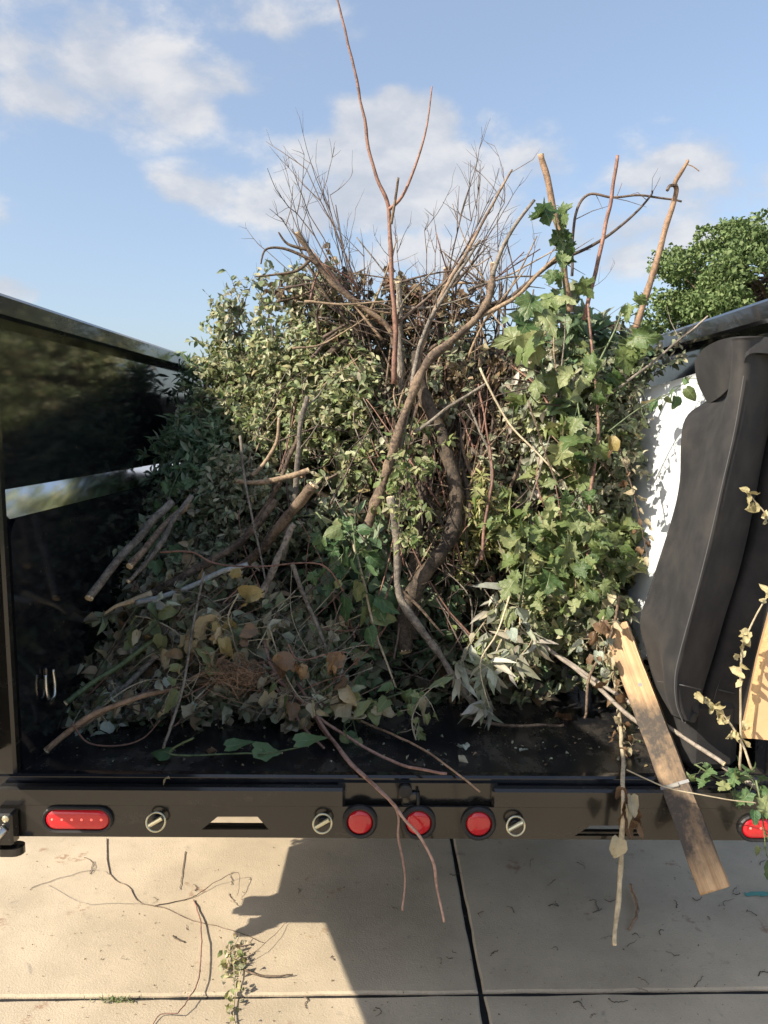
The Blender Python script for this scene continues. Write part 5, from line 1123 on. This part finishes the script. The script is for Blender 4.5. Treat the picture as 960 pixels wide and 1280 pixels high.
gtwig('curled brown leaf strip standing on the shaded concrete', [(788, 1106), (794, 1122), (797, 1140), (793, 1150), (786, 1162)], .0075, 'bark_tan', [.02, .015, .02, .012, .0], 'leaf_strip', cat='leaf')
L = Leaves()
for k in range(90): L.add('lance', atz(random.gauss(150, 13), 1251 + random.gauss(0, 1.5), .002), Vector((random.gauss(0, 1), random.gauss(0, 1), 1.2)), rv(), random.uniform(.008, .02), pick('olive'))
tag(L.build('joint_grass'), 'short grass growing in the driveway joint', 'grass', kind='stuff')
# loose dark root scraps, each its own
for k in range(46):
    px, py = (random.uniform(560, 960), random.uniform(1070, 1278)) if k < 34 else (random.uniform(10, 560), random.uniform(1090, 1278))
    a = random.uniform(0, 6.28); l = random.uniform(8, 26); pts = [(px, py)]
    for j in range(3): a += random.gauss(0, .9); pts.append((pts[-1][0] + math.cos(a) * l / 3, pts[-1][1] + math.sin(a) * l / 4))
    gtwig('small dark curled root scrap lying on the concrete', pts, random.uniform(.0006, .0018), random.choice(['bark_dark', 'bark_brown', 'twig']), name='root_scrap', group='root scraps on the concrete', cat='scrap')
L = Leaves()
for k in range(420):
    px, py = random.uniform(0, 960), random.uniform(1055, 1280); L.add('crinkle', atz(px, py, .002), Vector((random.gauss(0, 1), random.gauss(0, 1), .05)), Vector((0, 0, 1)) + rv(.15), random.uniform(.002, .007), pick('brown'))
tag(L.build('debris_crumbs'), 'tiny brown plant crumbs scattered on the concrete', 'debris', kind='stuff')
# teal paint mark
q = [atz(930 + 52 * t, 1112 + (1 - t) * 4 + random.uniform(-1.2, 1.2), .0025) for t in np.linspace(0, 1, 14)] + [atz(982 - 50 * t, 1120 + random.uniform(-1.2, 1.2), .0025) for t in np.linspace(0, 1, 14)]
tag(MB().raw(q, [tuple(range(len(q)))[::-1]]).build('paint_mark', 'teal_paint'), 'teal spray paint mark on the shaded concrete', 'paint mark')

# ------------------------------------------------------------------ trees behind
def tree(label, x, y, h, cr, seed, nleaf=70000, base_z=-.06):
    random.seed(seed); rt = link('maple_tree', None, (x, y, base_z)); tag(rt, label, 'tree'); b0 = Vector((x, y, base_z)); ctr = b0 + Vector((0, 0, h - cr * .95))
    tb = MB().tube(spline([b0, b0 + Vector((.1, 0, h * .2)), b0 + Vector((0, .1, h * .5)), b0 + Vector((0, 0, h * .85))]), list(np.linspace(.28, .05, 16)), 10)
    tb.build('trunk', 'bark_brown', rt, None, True); lb = MB(); clumps = []
    for k in range(210):
        d = rv().normalized(); d.z = d.z * .9 + .1; rr_ = cr * random.uniform(.45, 1.0) ** .6
        c = ctr + Vector((d.x * rr_, d.y * rr_, d.z * rr_ * .95)); clumps.append((c, random.uniform(.35, .75)))
        s = b0 + Vector((0, 0, random.uniform(.3, .8) * h)); lb.tube(spline([s, s.lerp(c, .5) + Vector((0, 0, .25)), c], 4), list(np.linspace(.06, .012, 9)), 5, False)
    lb.build('limb', 'bark_brown', rt, None, True); L = Leaves()
    for k in range(nleaf):
        c, s = random.choice(clumps); d = rv().normalized() * s * random.uniform(.3, 1.0) ** .5; p = c + Vector((d.x, d.y, d.z * .75))
        c3 = random.choice([(.125, .185, .065), (.155, .22, .08), (.095, .145, .05), (.20, .26, .105)]); kk = random.uniform(.8, 1.2)
        L.add('crinkle', p, rv() + Vector((0, 0, -.4)), (d + Vector((0, 0, .6)) + rv(.5)).normalized(), random.uniform(.08, .15), tuple(v * kk for v in c3))
    L.build('crown', 'leaf_tree', rt)['kind'] = 'stuff'
tree('round crowned green maple tree rising behind the right trailer wall', 11.0, 22, 7.9, 3.9, 3)
tree('broad green maple tree standing right of the round crowned one', 21.5, 22, 9.5, 4.6, 5, 20000)
print('objects', len(bpy.data.objects))
